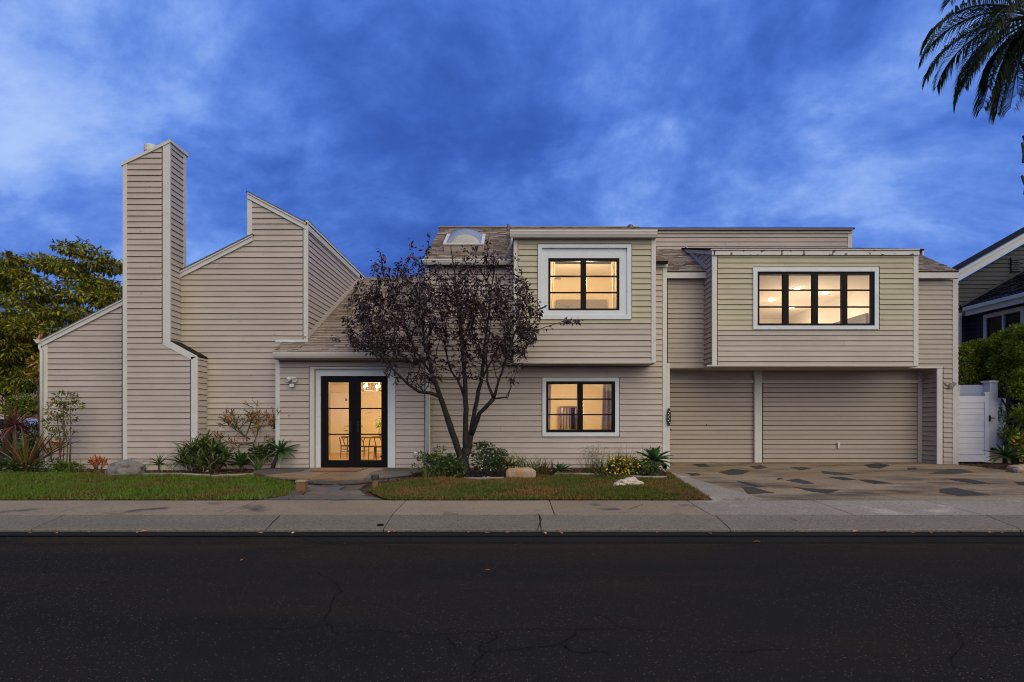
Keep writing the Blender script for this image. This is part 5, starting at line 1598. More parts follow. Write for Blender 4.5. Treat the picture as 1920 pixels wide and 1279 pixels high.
# ------------------------------------------------------------------ rocks, posts, leaves
def rock(loc, sx, sy, sz_, m, label, seed, sharp=0.35, bx_=0.8, cat='rock', group='rocks in the front garden'):
    bm = bmesh.new(); bmesh.ops.create_icosphere(bm, subdivisions=4, radius=1.0)
    for v in bm.verts:
        p = v.co.copy()
        k = 1 + sharp * (noise.fractal(p * 1.1 + Vector((seed, 0, 0)), 1.0, 2.0, 5) * 0.7)
        q = noise.cell(p * 2.0 + Vector((seed, 5, 1))) * 0.07
        p = p * (k + q)
        p = Vector((math.copysign(abs(p.x) ** bx_, p.x) * sx, math.copysign(abs(p.y) ** bx_, p.y) * sy, math.copysign(abs(max(p.z, -0.45)) ** bx_, p.z) * sz_))
        v.co = p
    me = bpy.data.meshes.new('rock'); bm.to_mesh(me); bm.free(); me.materials.append(M[m])
    o = link('rock', me, None, Vector(loc) + Vector((0, 0, sz_ * 0.3)))
    return tag(o, label, cat, group)


rock(G(234, 890), 0.42, 0.32, 0.27, 'rock_grey', 'low grey boulder at the lawn edge in front of the chimney', 1.0)
rock(G(976, 897), 0.35, 0.22, 0.19, 'rock_tan', 'flat topped orange tan rock near the purple tree', 4.0, 0.22, 0.42)
rock(G(1182, 911), 0.27, 0.2, 0.13, 'rock_white', 'pale jagged rock lying out on the brown grass', 7.3, 0.55)
rock(G(1160, 913), 0.13, 0.1, 0.07, 'rock_white', 'small pale wedge of rock at the left foot of the jagged one', 9.1, 0.5)
rock(G(1917, 886), 0.32, 0.3, 0.17, 'rock_tan', 'tan rock at the driveway edge below the right hand agave', 11.0)
rock(G(920, 898) + Vector((-0.1, 0, 0)), 0.10, 0.09, 0.05, 'rock_white', 'small white stone in the bed beside the tree roots', 3.4)
for px, lab in ((1127, 'white scrap of stone on the brown grass left of the pale rock'), (388, 'white chip of stone on the mulch below the aloe clump')):
    rock(G(px, 901 if px > 500 else 884), 0.05, 0.04, 0.03, 'flower_w', lab, px * 0.1)

pp_ = G(566, 921)
ps = thing('path_post', pp_, 'short brown clay post with cream cap left of the path', 'post', 'posts beside the path')
b = MB(); b.box(-0.085, 0.085, -0.085, 0.085, -0.02, 0.19); b.build('block', 'brick_tan', ps)
b = MB(); b.box(-0.095, 0.095, -0.095, 0.095, 0.192, 0.215); b.box(-0.04, 0.04, -0.04, 0.04, 0.216, 0.222); b.build('cap', 'cap', ps)
pp_ = G(703, 914)
ps = thing('path_post', pp_, 'short brown post with darker rounded top right of the path', 'post', 'posts beside the path')
b = MB(); b.lathe([(0.065, -0.02), (0.063, 0.16), (0.06, 0.165)], (0, 0, 0), 12); b.build('block', 'brick_tan', ps)
b = MB(); b.lathe([(0.078, 0.166), (0.084, 0.185), (0.084, 0.25), (0.074, 0.268)], (0, 0, 0), 12); b.build('cap', 'slate', ps)
pp_ = G(258, 880)
b = MB(); b.tube([pp_, P(255.5, 831, pp_.y)], 0.011, 6); tag(b.build('stake', 'metal'), 'thin dark stake standing behind the grey boulder', 'stake')


def fallen(px, py, s, label, dz=0.012, d=None):
    p = G(px, py) if d is None else Vector((X(px, d), d, 0.02))
    b = MB(); a = rng.uniform(0, 6.28); c, s_ = math.cos(a), math.sin(a)
    pts = [(-1, 0, 0), (-0.3, 0.42, 0.25), (0.5, 0.3, 0.3), (1, 0, 0.1), (0.5, -0.3, 0.35), (-0.3, -0.42, 0.2), (0, 0, -0.02)]
    b.add([(s * (x * c - y * s_), s * (x * s_ + y * c), s * z) for x, y, z in pts], [(0, 1, 6), (1, 2, 6), (2, 3, 6), (3, 4, 6), (4, 5, 6), (5, 0, 6)])
    o = b.build('fallen_leaf', 'dryleaf', None, fix=False, loc=p + Vector((0, 0, dz)))
    return tag(o, label, 'leaf', 'fallen leaves by the kerb')


ORD = ('leftmost', 'second', 'third', 'fourth', 'fifth', 'sixth', 'seventh', 'eighth', 'ninth', 'tenth', 'eleventh', 'twelfth', 'thirteenth', 'fourteenth', 'fifteenth', 'sixteenth', 'seventeenth', 'eighteenth', 'nineteenth', 'twentieth', 'twenty first', 'twenty second', 'twenty third', 'twenty fourth', 'twenty fifth', 'twenty sixth', 'twenty seventh')
for px in (57, 105, 166, 258, 270, 488, 517, 541, 550, 730, 742, 880, 914, 952, 1022, 1052, 1085, 1232, 1508, 1604, 1656, 1690, 1714, 1745, 1800, 1860, 1880):
    nleaf = globals().get('nleaf', -1) + 1
    fallen(px, 999, rng.uniform(0.028, 0.055), ('leftmost dry leaf in the dark gutter' if nleaf == 0 else ORD[nleaf] + ' dry leaf from the left in the dark gutter'), d=7.83 + rng.uniform(-0.07, 0.07))
fallen(1330, 997, 0.05, 'orange leaf on the gutter lip in front of the driveway corner', d=7.74)
fallen(1419, 1018, 0.048, 'single orange leaf on the asphalt in front of the driveway')
fallen(914, 1071, 0.03, 'tiny orange leaf alone on the middle of the road')
fallen(454, 1052, 0.03, 'small brown leaf on the road left of the middle')
fallen(563, 926, 0.06, 'dry tan leaf on the path edge below the left post', 0.03)


# ------------------------------------------------------------------ plants
def blade(L, W, droop, n=6, fold=0.25, prof='agave', tipdroop=0.0):
    """one strap or lance leaf along +X, arching down by droop radians over its length"""
    vs_, fs = [], []
    x = z = 0.0; a = 0.0
    for i in range(n + 1):
        t = i / n
        if prof == 'agave': w = W * (0.45 + 0.9 * t) if t < 0.45 else W * 0.855 * max(0.0, (1 - ((t - 0.45) / 0.55) ** 1.7))
        elif prof == 'aloe': w = W * (1 - t) ** 0.75
        else: w = W * (0.6 + 0.8 * t) if t < 0.3 else W * 0.84 * (1 - ((t - 0.3) / 0.7) ** 2.2)
        w = max(w, 0.002) * 0.5
        vs_ += [(x, -w, z + w * fold * 2), (x, 0, z), (x, w, z + w * fold * 2)]
        a = droop * (t ** 1.3) + tipdroop * max(0, t - 0.6) * 2
        x += math.cos(-a) * L / n; z += math.sin(-a) * L / n
        if i:
            k = 3 * i
            fs += [(k - 3, k - 2, k + 1, k), (k - 2, k - 1, k + 2, k + 1)]
    return vs_, fs


LEAFMESH = {}


def leaf_mesh(key, m, L, W, droop, fold, prof):
    k = (key, m)
    if k not in LEAFMESH:
        vs_, fs = blade(L, W, droop, 7, fold, prof)
        me = bpy.data.meshes.new('leaf'); me.from_pydata(vs_, [], fs); me.materials.append(M[m])
        for p in me.polygons: p.use_smooth = True
        LEAFMESH[k] = me
    return LEAFMESH[k]


def rosette(name, loc, label, cat, m, n, L, W, el=(10, 85), droop=(0.2, 0.9), fold=0.25, prof='agave', h=0.0, stem=None, group=None, m2=None, tilt=(0, 0), jl=0.2):
    t = thing(name, loc, label, cat, group)
    if stem:
        b = MB(); b.tube([(0, 0, -0.03), (stem[0] * 0.4, stem[1] * 0.4, h * 0.5), (stem[0], stem[1], h)], [stem[2] * 1.2, stem[2], stem[2]], 8); b.build('stem', 'bark2', t, smooth=True)
    ox, oy = (stem[0], stem[1]) if stem else (0, 0)
    for i in range(n):
        f = (i + 0.5) / n
        e = el[1] + (el[0] - el[1]) * f ** 0.8 + rng.uniform(-7, 7)
        d = droop[0] + (droop[1] - droop[0]) * f + rng.uniform(-0.1, 0.15)
        sc = (0.72 + 0.28 * min(1, f * 2)) * rng.uniform(1 - jl, 1 + jl * 0.5)
        key = (round(L, 2), round(W, 3), round(d * 5), prof, fold)
        me = leaf_mesh(key, m2 if m2 and rng.random() < 0.25 else m, L, W, round(d * 5) / 5, fold, prof)
        o = link('leaf', me, t)
        o.location = (ox, oy, h)
        o.rotation_euler = (rng.uniform(-0.15, 0.15), -R(e), i * 2.39996 + rng.uniform(-0.2, 0.2))
        o.scale = (sc, sc, sc)
    t.rotation_euler = (R(tilt[0]), R(tilt[1]), 0)
    return t


AG = 'agaves in the front garden'
rosette('agave', G(445, 884) + Vector((0, 0.25, 0)), 'broad leaved green agave below the orange tipped shrub', 'agave', 'agave', 26, 0.60, 0.15, (8, 82), (0.1, 0.7), h=0.12, stem=(0, 0, 0.06), group=AG, m2='agave_pale')
rosette('agave', G(503, 882) + Vector((0, 0.2, 0)), 'agave raised on a leaning bare stem beside the front door wall', 'agave', 'agave', 24, 0.56, 0.15, (-25, 80), (0.1, 0.8), h=0.5, stem=(0.32, -0.15, 0.05), group=AG)
rosette('agave', G(1052, 891) + Vector((0, 0.2, 0)), 'small green agave by the wall below the ground floor window', 'agave', 'agave', 18, 0.38, 0.13, (5, 80), (0.1, 0.6), h=0.06, group=AG)
rosette('agave', G(1232, 893) + Vector((0, 0.3, 0)), 'large dense agave at the corner of the driveway', 'agave', 'agave', 44, 0.54, 0.18, (-15, 85), (0.1, 0.7), h=0.34, stem=(0, 0, 0.09), group=AG)
rosette('agave', G(1885, 874) + Vector((0, 0, 0)), 'agave on a soil mound at the right edge of the driveway', 'agave', 'agave', 30, 0.62, 0.15, (-15, 80), (0.1, 0.8), h=0.28, stem=(0.0, 0, 0.07), group=AG, m2='agave_pale')
rosette('aloe', G(484, 886), 'upright pale green aloe with reddish leaf tips in front of the agave', 'aloe', 'agave_pale', 15, 0.52, 0.085, (45, 88), (-0.1, 0.35), fold=0.5, prof='aloe')
rosette('aloe', G(955, 893) + Vector((0, 0.2, 0)), 'bronze tinged aloe beside the flat tan rock', 'aloe', 'agave_pale', 16, 0.42, 0.09, (0, 70), (0.1, 0.5), fold=0.4, prof='aloe', h=0.22, stem=(0, 0, 0.04), m2='flax')
rosette('aloe', G(289, 888) + Vector((0, 0.2, 0)), 'spidery aloe with long curling leaves right of the boulder', 'aloe', 'aloe', 22, 0.55, 0.05, (5, 85), (0.7, 2.0), fold=0.4, prof='aloe', h=0.2, stem=(0, 0, 0.03))
# big aloe clump made of several heads
big = thing('aloe_clump', G(372, 886) + Vector((0, 0.45, 0)), 'large sprawling clump of curved aloe leaves in front of the chimney', 'aloe')
for hx, hy, hz, k in ((0.0, -0.2, 0.62, 26), (-0.38, -0.1, 0.42, 22), (0.38, -0.1, 0.46, 22), (0.1, -0.35, 0.3, 20), (-0.25, -0.4, 0.2, 18), (0.5, -0.3, 0.2, 18), (-0.1, 0.1, 0.7, 16), (0.2, 0.05, 0.58, 16), (-0.55, -0.25, 0.2, 18), (0.3, -0.35, 0.5, 18), (-0.2, -0.3, 0.52, 18), (0.62, -0.2, 0.38, 16), (-0.6, -0.1, 0.42, 14), (0.05, -0.45, 0.12, 14)):
    b = MB(); b.tube([(hx * 0.5, hy * 0.5, -0.02), (hx, hy, hz)], 0.035, 6); b.build('stem', 'bark2', big)
    for i in range(k):
        f = (i + 0.5) / k; d = 0.6 + 1.2 * f + rng.uniform(-0.2, 0.3); d = round(d * 4) / 4
        o = link('leaf', leaf_mesh(('al', d), 'aloe', 0.56, 0.072, d, 0.4, 'aloe'), big)
        o.location = (hx, hy, hz); s = rng.uniform(0.7, 1.15); o.scale = (s, s, s)
        o.rotation_euler = (rng.uniform(-0.3, 0.3), -R(80 - 75 * f + rng.uniform(-10, 10)), i * 2.4 + hx * 7)
rosette('flax', G(40, 886) + Vector((0, 0.15, 0)), 'bronze and yellow flax with stiff sword leaves at the left corner', 'flax', 'flax', 30, 1.42, 0.06, (40, 89), (0.0, 0.4), fold=0.6, prof='strap', m2='agave_pale', jl=0.35)
rosette('cordyline', G(6, 884) + Vector((0, 0.4, 0)), 'dark red cordyline on a thin trunk at the far left', 'cordyline', 'cordy', 54, 0.78, 0.045, (-25, 88), (0.2, 1.0), fold=0.4, prof='strap', h=1.2, stem=(-0.05, 0, 0.05), m2='flax')


def leafy(name, loc, label, cat, clumps, n, size, m, m2=None, f2=0.0, stems=None, mstem='bark2', up=0.4, aspect=0.5, shell=0.5, group=None, crown='foliage', parts2=None):
    """plant = stems plus a crown of separate leaves filling uneven clumps (centres in local metres)"""
    t = thing(name, loc, label, cat, group)
    if stems:
        b = MB()
        for pts, r in stems: b.tube(pts, r, 6)
        b.build('stem' if name != 'tree' else 'trunk', mstem, t, smooth=True)
    w = np.array([c[3] * c[4] * c[5] for c in clumps]); w = w ** 0.8; w /= w.sum()
    pick = nrng.choice(len(clumps), n, p=w)
    C_ = np.array(clumps)[pick]
    d = nrng.normal(size=(n, 3)); d /= np.linalg.norm(d, axis=1)[:, None]
    r = nrng.uniform(0, 1, n) ** (1 / 3 if shell < 0.4 else 0.22)
    pos = C_[:, :3] + d * r[:, None] * C_[:, 3:6]
    ok = pos[:, 2] > 0.0
    pos, d = pos[ok], d[ok]
    if m2 and f2:
        k = nrng.uniform(0, 1, len(pos)) < f2
        cloud_mesh(crown, pos[~k], size, m, t, up=up, aspect=aspect, dirs=d[~k])
        cloud_mesh(parts2 or crown, pos[k], size, m2, t, up=up, aspect=aspect, dirs=d[k])
    else: cloud_mesh(crown, pos, size, m, t, up=up, aspect=aspect, dirs=d)
    return t


def clumpset(cx, cy, cz, rx, ry, rz, n, r, zs=0.8):
    out = []
    for _ in range(n):
        d = Vector((rng.gauss(0, 1), rng.gauss(0, 1), rng.gauss(0, 1))).normalized() * rng.uniform(0.45, 1.0)
        k = r * rng.uniform(0.7, 1.3)
        out.append((cx + d.x * rx, cy + d.y * ry, cz + d.z * rz, k, k, k * zs))
    return out


# nandina at the left corner
np0 = G(110, 884) + Vector((0, 0.15, 0))
st_ = []
for k in range(6):
    x0 = rng.uniform(-0.15, 0.2); x1 = x0 + rng.uniform(-0.25, 0.2)
    st_.append(([(x0, 0, -0.02), (x0 + 0.03, 0, 0.7), (x1, 0, 1.5 + rng.uniform(0, 0.4))], [0.013, 0.011, 0.006]))
leafy('nandina', np0, 'slender nandina with bare stems and fine leaves at the left corner', 'shrub',
      [(0.05, 0, 1.95, 0.34, 0.2, 0.16), (-0.2, 0, 1.65, 0.25, 0.2, 0.2), (0.25, 0, 1.75, 0.3, 0.2, 0.1), (-0.25, 0, 1.25, 0.22, 0.2, 0.2), (0.1, 0, 1.4, 0.22, 0.2, 0.1), (-0.15, 0, 0.95, 0.2, 0.15, 0.1), (0.2, 0, 1.05, 0.15, 0.15, 0.05)],
      900, 0.085, 'dleaf', 'oleaf', 0.12, st_, aspect=0.32, parts2='young_leaves')
leafy('fern', G(118, 886) + Vector((0, 0.1, 0)), 'low bright green fern at the foot of the nandina', 'fern', clumpset(0, 0, 0.12, 0.35, 0.2, 0.1, 7, 0.14), 800, 0.09, 'gleaf', 'hleaf', 0.35, aspect=0.25)


def firestick(loc, label, hgt, spread, n0, levels, seed, orange=0.5, trunk=True, lean=0.0, dark=None):
    t = thing('firestick', loc, label, 'shrub', 'pencil stemmed firestick plants')
    r = random.Random(seed)
    g_, o_ = MB(), MB(); tk = MB()
    if trunk: tk.tube([(0.1, 0, -0.02), (0.04, 0, hgt * 0.2), (-0.02, 0, hgt * 0.42)], [0.05, 0.04, 0.03], 7); tk.build('trunk', 'bark2', t)

    def grow(p, d, L, lv, rad):
        q = p + d * L
        mid = p.lerp(q, 0.5) + Vector((r.gauss(0, 1), r.gauss(0, 1), r.gauss(0, 1))) * L * 0.06
        tip = lv >= levels
        tgt = o_ if (tip or lv == levels - 1) and r.random() < orange and q.z > hgt * 0.42 else g_
        tgt.tube([p, mid, q], [rad, rad * 0.9, rad * (0.6 if tip else 0.85)], 4)
        if tip: return
        for _ in range(r.choice([3, 3, 4])):
            nd = (d * 0.75 + Vector((r.gauss(0, 1) * spread, r.gauss(0, 1) * spread, r.gauss(0.28, 0.45)))).normalized()
            grow(q, nd, L * r.uniform(0.62, 0.9), lv + 1, max(0.0085, rad * 0.76))
    z0 = hgt * 0.25 if trunk else 0.0
    for k in range(n0):
        a = k * 2.4
        grow(Vector((0.03 if trunk else r.uniform(-.06, .06), 0, z0 + (hgt * 0.17 * k / n0 if trunk else 0))), Vector((math.cos(a) * (0.9 if trunk else 0.45) + lean, math.sin(a) * 0.7 * (1 if trunk else 0.6), r.uniform(0.35, 1.1) * (1 if trunk else 1.5))).normalized(), hgt * (0.25 if trunk else 0.4), 1, 0.024 if trunk else 0.026)
    tag(g_.build('stems', 'stick_g', t), kind='stuff'); tag(o_.build('tips', 'stick_o', t), kind='stuff')
    return t


firestick(G(458, 882) + Vector((0, 0.75, 0)), 'airy pencil stemmed shrub with orange pink tips against the gable wall', 1.75, 0.55, 9, 5, 5, 0.42)
firestick(G(176, 888) + Vector((0, 0.1, 0)), 'small coral red firestick sprig in the mulch left of the boulder', 0.46, 0.2, 6, 3, 8, 0.95, trunk=False)
firestick(G(52, 884) + Vector((0, 0.9, 0)), 'orange firestick bush behind the bronze flax', 0.95, 0.3, 9, 3, 12, 0.7, trunk=False)

leafy('shrub', G(494, 882) + Vector((0, 0.5, 0)), 'dark leafy shrub between the two agaves left of the door', 'shrub', clumpset(0, 0, 0.45, 0.4, 0.2, 0.35, 10, 0.18), 1300, 0.09, 'gleaf')


def tuft(loc, label, n, L, W, m='tuft', spread=0.15, droop=(0.5, 1.6), el=(40, 88), name='grass_tuft', cat='grass tuft'):
    b = MB()
    for i in range(n):
        vs_, fs = blade(L * rng.uniform(0.6, 1.15), W, rng.uniform(*droop), 5, 0.3, 'strap')
        mt = Matrix.Translation((rng.uniform(-spread, spread), rng.uniform(-spread, spread) * 0.6, 0)) @ Matrix.Rotation(rng.uniform(0, 6.28), 4, 'Z') @ Matrix.Rotation(-R(rng.uniform(*el)), 4, 'Y')
        b.add([mt @ Vector(v) for v in vs_], fs)
    o = b.build(name, m, None, smooth=True, fix=False, loc=loc)
    return tag(o, label, cat, 'strappy tufts in the planting beds')


tuft(G(238, 884) + Vector((0, 0.2, 0)), 'green grassy tuft behind the grey boulder', 60, 0.42, 0.016, spread=0.25)
tuft(G(135, 887), 'spiky dark grass right of the fern', 30, 0.4, 0.014, spread=0.2)
tuft(G(965, 888) + Vector((0, 0.5, 0)), 'arching strappy tuft against the wall behind the bronze aloe', 70, 0.6, 0.02, spread=0.3)
tuft(G(1005, 889) + Vector((0, 0.4, 0)), 'dense strappy tuft right of the flat tan rock', 90, 0.52, 0.018, spread=0.3)
tuft(G(1028, 890) + Vector((0, 0.3, 0)), 'reddish strappy tuft left of the small agave', 50, 0.42, 0.02, 'flax', spread=0.22)
fg = tuft(G(1115, 892) + Vector((0, 0.2, 0)), 'feathery fountain grass with pale seed plumes left of the flower bed', 150, 0.55, 0.010, spread=0.28, droop=(0.3, 1.3))
tag(cloud_mesh('seed_plumes', nrng.normal(size=(700, 3)) * np.array([0.17, 0.1, 0.12]) + np.array([0.02, 0.1, 0.5]), 0.05, 'plume', fg, aspect=0.15), kind='stuff')
tuft(G(1138, 893), 'bright arching daylily leaves left of the yellow flowers', 80, 0.62, 0.022, 'tuft', spread=0.25, droop=(0.8, 1.9))
tuft(G(1190, 891) + Vector((0, 0.5, 0)), 'upright strappy leaves behind the yellow flowers', 90, 0.75, 0.018, 'tuft', spread=0.55, droop=(0.2, 1.1), el=(60, 89))
tuft(G(300, 888) + Vector((0, 0.5, 0)), 'thin dry blades beside the spidery aloe', 16, 0.5, 0.01, 'plume', spread=0.3)
tuft(G(816, 896), 'dark strappy tuft under the left of the purple tree', 60, 0.45, 0.02, 'tuft', spread=0.3)
fs_ = leafy('flower_shrub', G(1173, 896) + Vector((0, 0.2, 0)), 'low shrub covered in yellow flowers below the wall', 'flowering shrub', clumpset(0, 0, 0.26, 0.42, 0.2, 0.14, 12, 0.17), 1700, 0.065, 'gleaf')
pos = np.array([(rng.gauss(-0.05, 0.27), rng.uniform(-0.32, -0.1), rng.uniform(0.08, 0.5)) for _ in range(300)])
cloud_mesh('flowers', pos, 0.058, 'flower_y', fs_, aspect=0.8, dirs=np.tile([0, -1, 0.3], (300, 1)))
leafy('shrub', G(1218, 897) + Vector((0, 0.2, 0)), 'dark low shrub between the yellow flowers and the large agave', 'shrub', clumpset(0, 0, 0.2, 0.3, 0.2, 0.12, 8, 0.14), 900, 0.06, 'gleaf', 'flower_y', 0.03, parts2='flowers')
sh = leafy('shrub', G(913, 893) + Vector((0, 0.5, 0)), 'rounded glossy shrub with white blossom right of the tree trunk', 'shrub', clumpset(0, 0, 0.42, 0.36, 0.3, 0.3, 16, 0.2), 2200, 0.075, 'gleaf')
pos = np.array([(rng.gauss(-0.05, 0.22), rng.uniform(-0.5, -0.25), rng.uniform(0.12, 0.62)) for _ in range(120)])
cloud_mesh('flowers', pos, 0.035, 'flower_w', sh, aspect=0.8, dirs=np.tile([0, -1, 0.3], (120, 1)))
b_ = G(812, 897) + Vector((0, 0.3, 0))
leafy('rose_bush', b_, 'sparse rose bush leaning over the patio edge by the downspout', 'rose bush', clumpset(0.1, 0, 0.35, 0.4, 0.25, 0.22, 9, 0.15) + [(-0.35, -0.1, 0.55, 0.12, 0.1, 0.08), (-0.4, -0.1, 0.25, 0.16, 0.1, 0.06), (0.12, 0, 0.68, 0.12, 0.1, 0.07)], 1000, 0.07, 'gleaf', 'hleaf', 0.12,
      [([(0, 0, 0), (-0.2, -0.05, 0.3), (-0.4, -0.1, 0.6)], [0.015, 0.012, 0.006]), ([(0, 0, 0), (-0.25, -0.1, 0.15), (-0.5, -0.1, 0.3)], [0.012, 0.01, 0.005]), ([(0, 0, 0), (0.1, 0, 0.7)], [0.012, 0.005])])
pos = np.array([(-0.42, -0.15, 0.62), (-0.45, -0.1, 0.6), (-0.36, -0.12, 0.55), (-0.5, -0.1, 0.3), (-0.3, -0.1, 0.5), (-0.1, -.15, .12)]).repeat(3, 0) + nrng.normal(size=(18, 3)) * 0.02
cloud_mesh('flowers', pos, 0.05, 'flower_w', bpy.data.objects['rose_bush'], aspect=0.9)
leafy('shrub', G(850, 897) + Vector((0, 0.35, 0)), 'dark leafy shrub hugging the left of the tree base', 'shrub', clumpset(0, 0, 0.28, 0.4, 0.25, 0.2, 10, 0.17), 1400, 0.075, 'gleaf')
leafy('ground_cover', G(905, 899) + Vector((0, 0.15, 0)), 'dark brown low ground cover at the foot of the tree', 'ground cover', clumpset(0, 0, 0.08, 0.5, 0.15, 0.05, 8, 0.12), 700, 0.06, 'bark')
leafy('ground_cover', G(40, 888) + Vector((-0.3, 0.3, 0)), 'dark low leaves filling the corner below the flax', 'ground cover', clumpset(0, 0, 0.15, 0.9, 0.3, 0.1, 12, 0.2), 1600, 0.08, 'gleaf')
leafy('shrub', Vector((14.9, 15.6, 0.28)), 'yellow orange flowering shrub at the right edge of the picture', 'shrub', clumpset(0, 0, 0.6, 0.4, 0.3, 0.35, 10, 0.25), 1500, 0.08, 'hleaf', 'oleaf', 0.35, parts2='flowers')

# soil mound on the right
b = MB(); c0 = G(1885, 876); n = 20; vs_ = [(c0.x, c0.y + 0.2, c0.z + 0.10)]
for r_, h_ in ((0.35, 0.075), (0.75, 0.03), (1.1, -0.03)):
    for k in range(n):
        a = 2 * math.pi * k / n; q = r_ * (1 + 0.15 * noise.noise((math.cos(a) * 2, math.sin(a) * 2, r_)))
        vs_.append((c0.x + q * math.cos(a) * 0.9 + 0.15, c0.y + 0.2 + q * math.sin(a), c0.z + h_))
fs = [(0, 1 + k, 1 + (k + 1) % n) for k in range(n)]
for j in range(2):
    for k in range(n): fs.append((1 + j * n + k, 1 + (j + 1) * n + k, 1 + (j + 1) * n + (k + 1) % n, 1 + j * n + (k + 1) % n))
b.add(vs_, fs); tag(b.build('soil_mound', 'soil', smooth=True), kind='structure')
b = MB(); b.rect(1856, 845, 1895, 868, 18.0, 0.2); tag(b.build('low_wall', 'stucco'), 'low tan plastered wall at the foot of the white fence', 'wall')


# ---- the purple leaf tree in front of the house
def plum_tree():
    base = G(874, 890) + Vector((0, 0.1, 0))
    D = base.y
    t = thing('tree', base, 'dark purple leaved multi trunk tree in front of the house', 'tree')
    def L(px, py, dy=0.0): q = P(px, py, D + dy); return q - base
    limbs = [([(872, 893, 0), (870, 868, 0), (874, 840, 0)], [0.19, 0.145, 0.12]),
             ([(868, 872, 0), (858, 840, -.05), (843, 795, -.1), (826, 745, -.15), (812, 705, -.2), (800, 655, -.3), (790, 600, -.35), (786, 530, -.3)], [0.12, 0.10, 0.09, 0.075, 0.06, 0.045, 0.03, 0.012]),
             ([(826, 745, -.15), (808, 737, -.3), (786, 735, -.45), (762, 718, -.6), (735, 690, -.7), (705, 660, -.8), (680, 645, -.9)], [0.05, 0.05, 0.045, 0.036, 0.028, 0.02, 0.012]),
             ([(874, 845, 0), (873, 800, .05), (873, 750, .1), (872, 700, .12), (866, 640, .15), (860, 580, .2), (852, 510, .2), (845, 460, .2)], [0.10, 0.085, 0.075, 0.065, 0.055, 0.04, 0.025, 0.01]),
             ([(873, 750, .1), (862, 720, .3), (845, 695, .45), (835, 650, .6), (826, 580, .7)], [0.04, 0.036, 0.03, 0.024, 0.012]),
             ([(878, 850, .02), (884, 810, .1), (890, 770, .2), (902, 715, .3), (908, 660, .35), (915, 600, .4), (922, 540, .4), (930, 490, .4)], [0.10, 0.08, 0.07, 0.055, 0.045, 0.034, 0.022, 0.01]),
             ([(884, 815, .1), (900, 775, -.1), (925, 748, -.2)], [0.075, 0.065, 0.06]),
             ([(925, 748, -.2), (914, 715, -.25), (912, 670, -.3), (920, 600, -.4)], [0.045, 0.035, 0.028, 0.012]),
             ([(925, 748, -.2), (935, 715, -.3), (950, 670, -.4), (975, 600, -.5), (990, 540, -.5)], [0.05, 0.036, 0.03, 0.02, 0.01]),
             ([(926, 748, -.2), (945, 745, -.3), (952, 746, -.35)], [0.03, 0.018, 0.014]),
             ([(812, 705, -.2), (780, 660, -.1), (755, 600, .0), (735, 540, .1)], [0.04, 0.03, 0.022, 0.01]),
             ([(902, 715, .3), (930, 660, .5), (960, 610, .6), (990, 570, .7)], [0.036, 0.028, 0.02, 0.01])]
    b = MB(); nodes_ = []
    for pts, rad in limbs:
        w = [L(*p) for p in pts]
        # soften with midpoints and knots
        w2, r2 = [], []
        for i in range(len(w) - 1):
            for k in range(3):
                s = k / 3; q = w[i].lerp(w[i + 1], s)
                w2.append(q + Vector((rng.gauss(0, .008), rng.gauss(0, .008), 0))); r2.append(0.85 * (rad[i] * (1 - s) + rad[i + 1] * s) * rng.uniform(0.94, 1.08))
        w2.append(w[-1]); r2.append(rad[-1])
        b.tube(w2, r2, 9)
        nodes_ += [(q, r) for q, r in zip(w2, r2) if q.z > L(0, 760).z and r < 0.075]
    b.build('trunk', 'bark', t, smooth=True)
    # crown outline in the photograph (x range by height)
    rows_ = [(455, 800, 925), (475, 740, 935), (500, 700, 950), (530, 695, 985), (560, 665, 1008), (590, 645, 1018), (620, 640, 1016), (650, 660, 1010), (680, 700, 985), (710, 730, 960), (730, 750, 935)]
    def xr(py):
        for (y0, a0, b0), (y1, a1, b1) in zip(rows_, rows_[1:]):
            if y0 <= py <= y1:
                s = (py - y0) / (y1 - y0); return a0 + (a1 - a0) * s, b0 + (b1 - b0) * s
    tw = MB(); leaves, ldir = [], []
    cx_, cy_ = L(872, 600).x, 0.0
    for k in range(370):
        py = rng.triangular(470, 722, 585); a, c = xr(py)
        px = rng.uniform(a, c)
        half = (c - a) / 2; u = (px - (a + c) / 2) / half
        dy = rng.uniform(-1, 1) * 1.55 * math.sqrt(max(0.05, 1 - u * u))
        tip = L(px, py, dy)
        # start from a limb point that lies below
        best, bd = None, 1e9
        for q, r in nodes_:
            v = tip - q
            if v.z < 0.12: continue
            dd = v.length + 0.9 * math.hypot(v.x, v.y) + rng.uniform(0, 0.5)
            if dd < bd: bd, best = dd, q
        if best is None: continue
        v = tip - best
        m1 = best + v * 0.4 + Vector((v.x * 0.12, v.y * 0.12, -0.03 * v.length)); m2 = best + v * 0.75 + Vector((0, 0, 0.0))
        pts = [best, m1, m2, tip, tip + Vector((rng.gauss(0, .06), rng.gauss(0, .06), rng.uniform(.12, .42)))]
        tw.tube(pts, [0.013, 0.011, 0.008, 0.005, 0.003], 4, False)
        if rng.random() < 0.25: nodes_.append((m2, 0.01))
        seg = sum((pts[i + 1] - pts[i]).length for i in range(4))
        nl = int(15 + 22 * rng.random()) if py > 540 else int(9 + 15 * rng.random())
        spots = [rng.uniform(0.45, 1.0) for _ in range(rng.choice([3, 4, 5]))] + [1.0]
        for _ in range(nl):
            s = min(1.0, max(0.38, rng.choice(spots) + rng.gauss(0, 0.03))) * 3.999
            i = min(3, int(s)); q = pts[i].lerp(pts[i + 1], s - i)
            off = Vector((rng.gauss(0, 1), rng.gauss(0, 1), rng.gauss(0, 0.8))).normalized()
            leaves.append(q + off * abs(rng.gauss(0, 0.055)))
            ldir.append(off * 0.9 + Vector((0, 0, -0.45)))
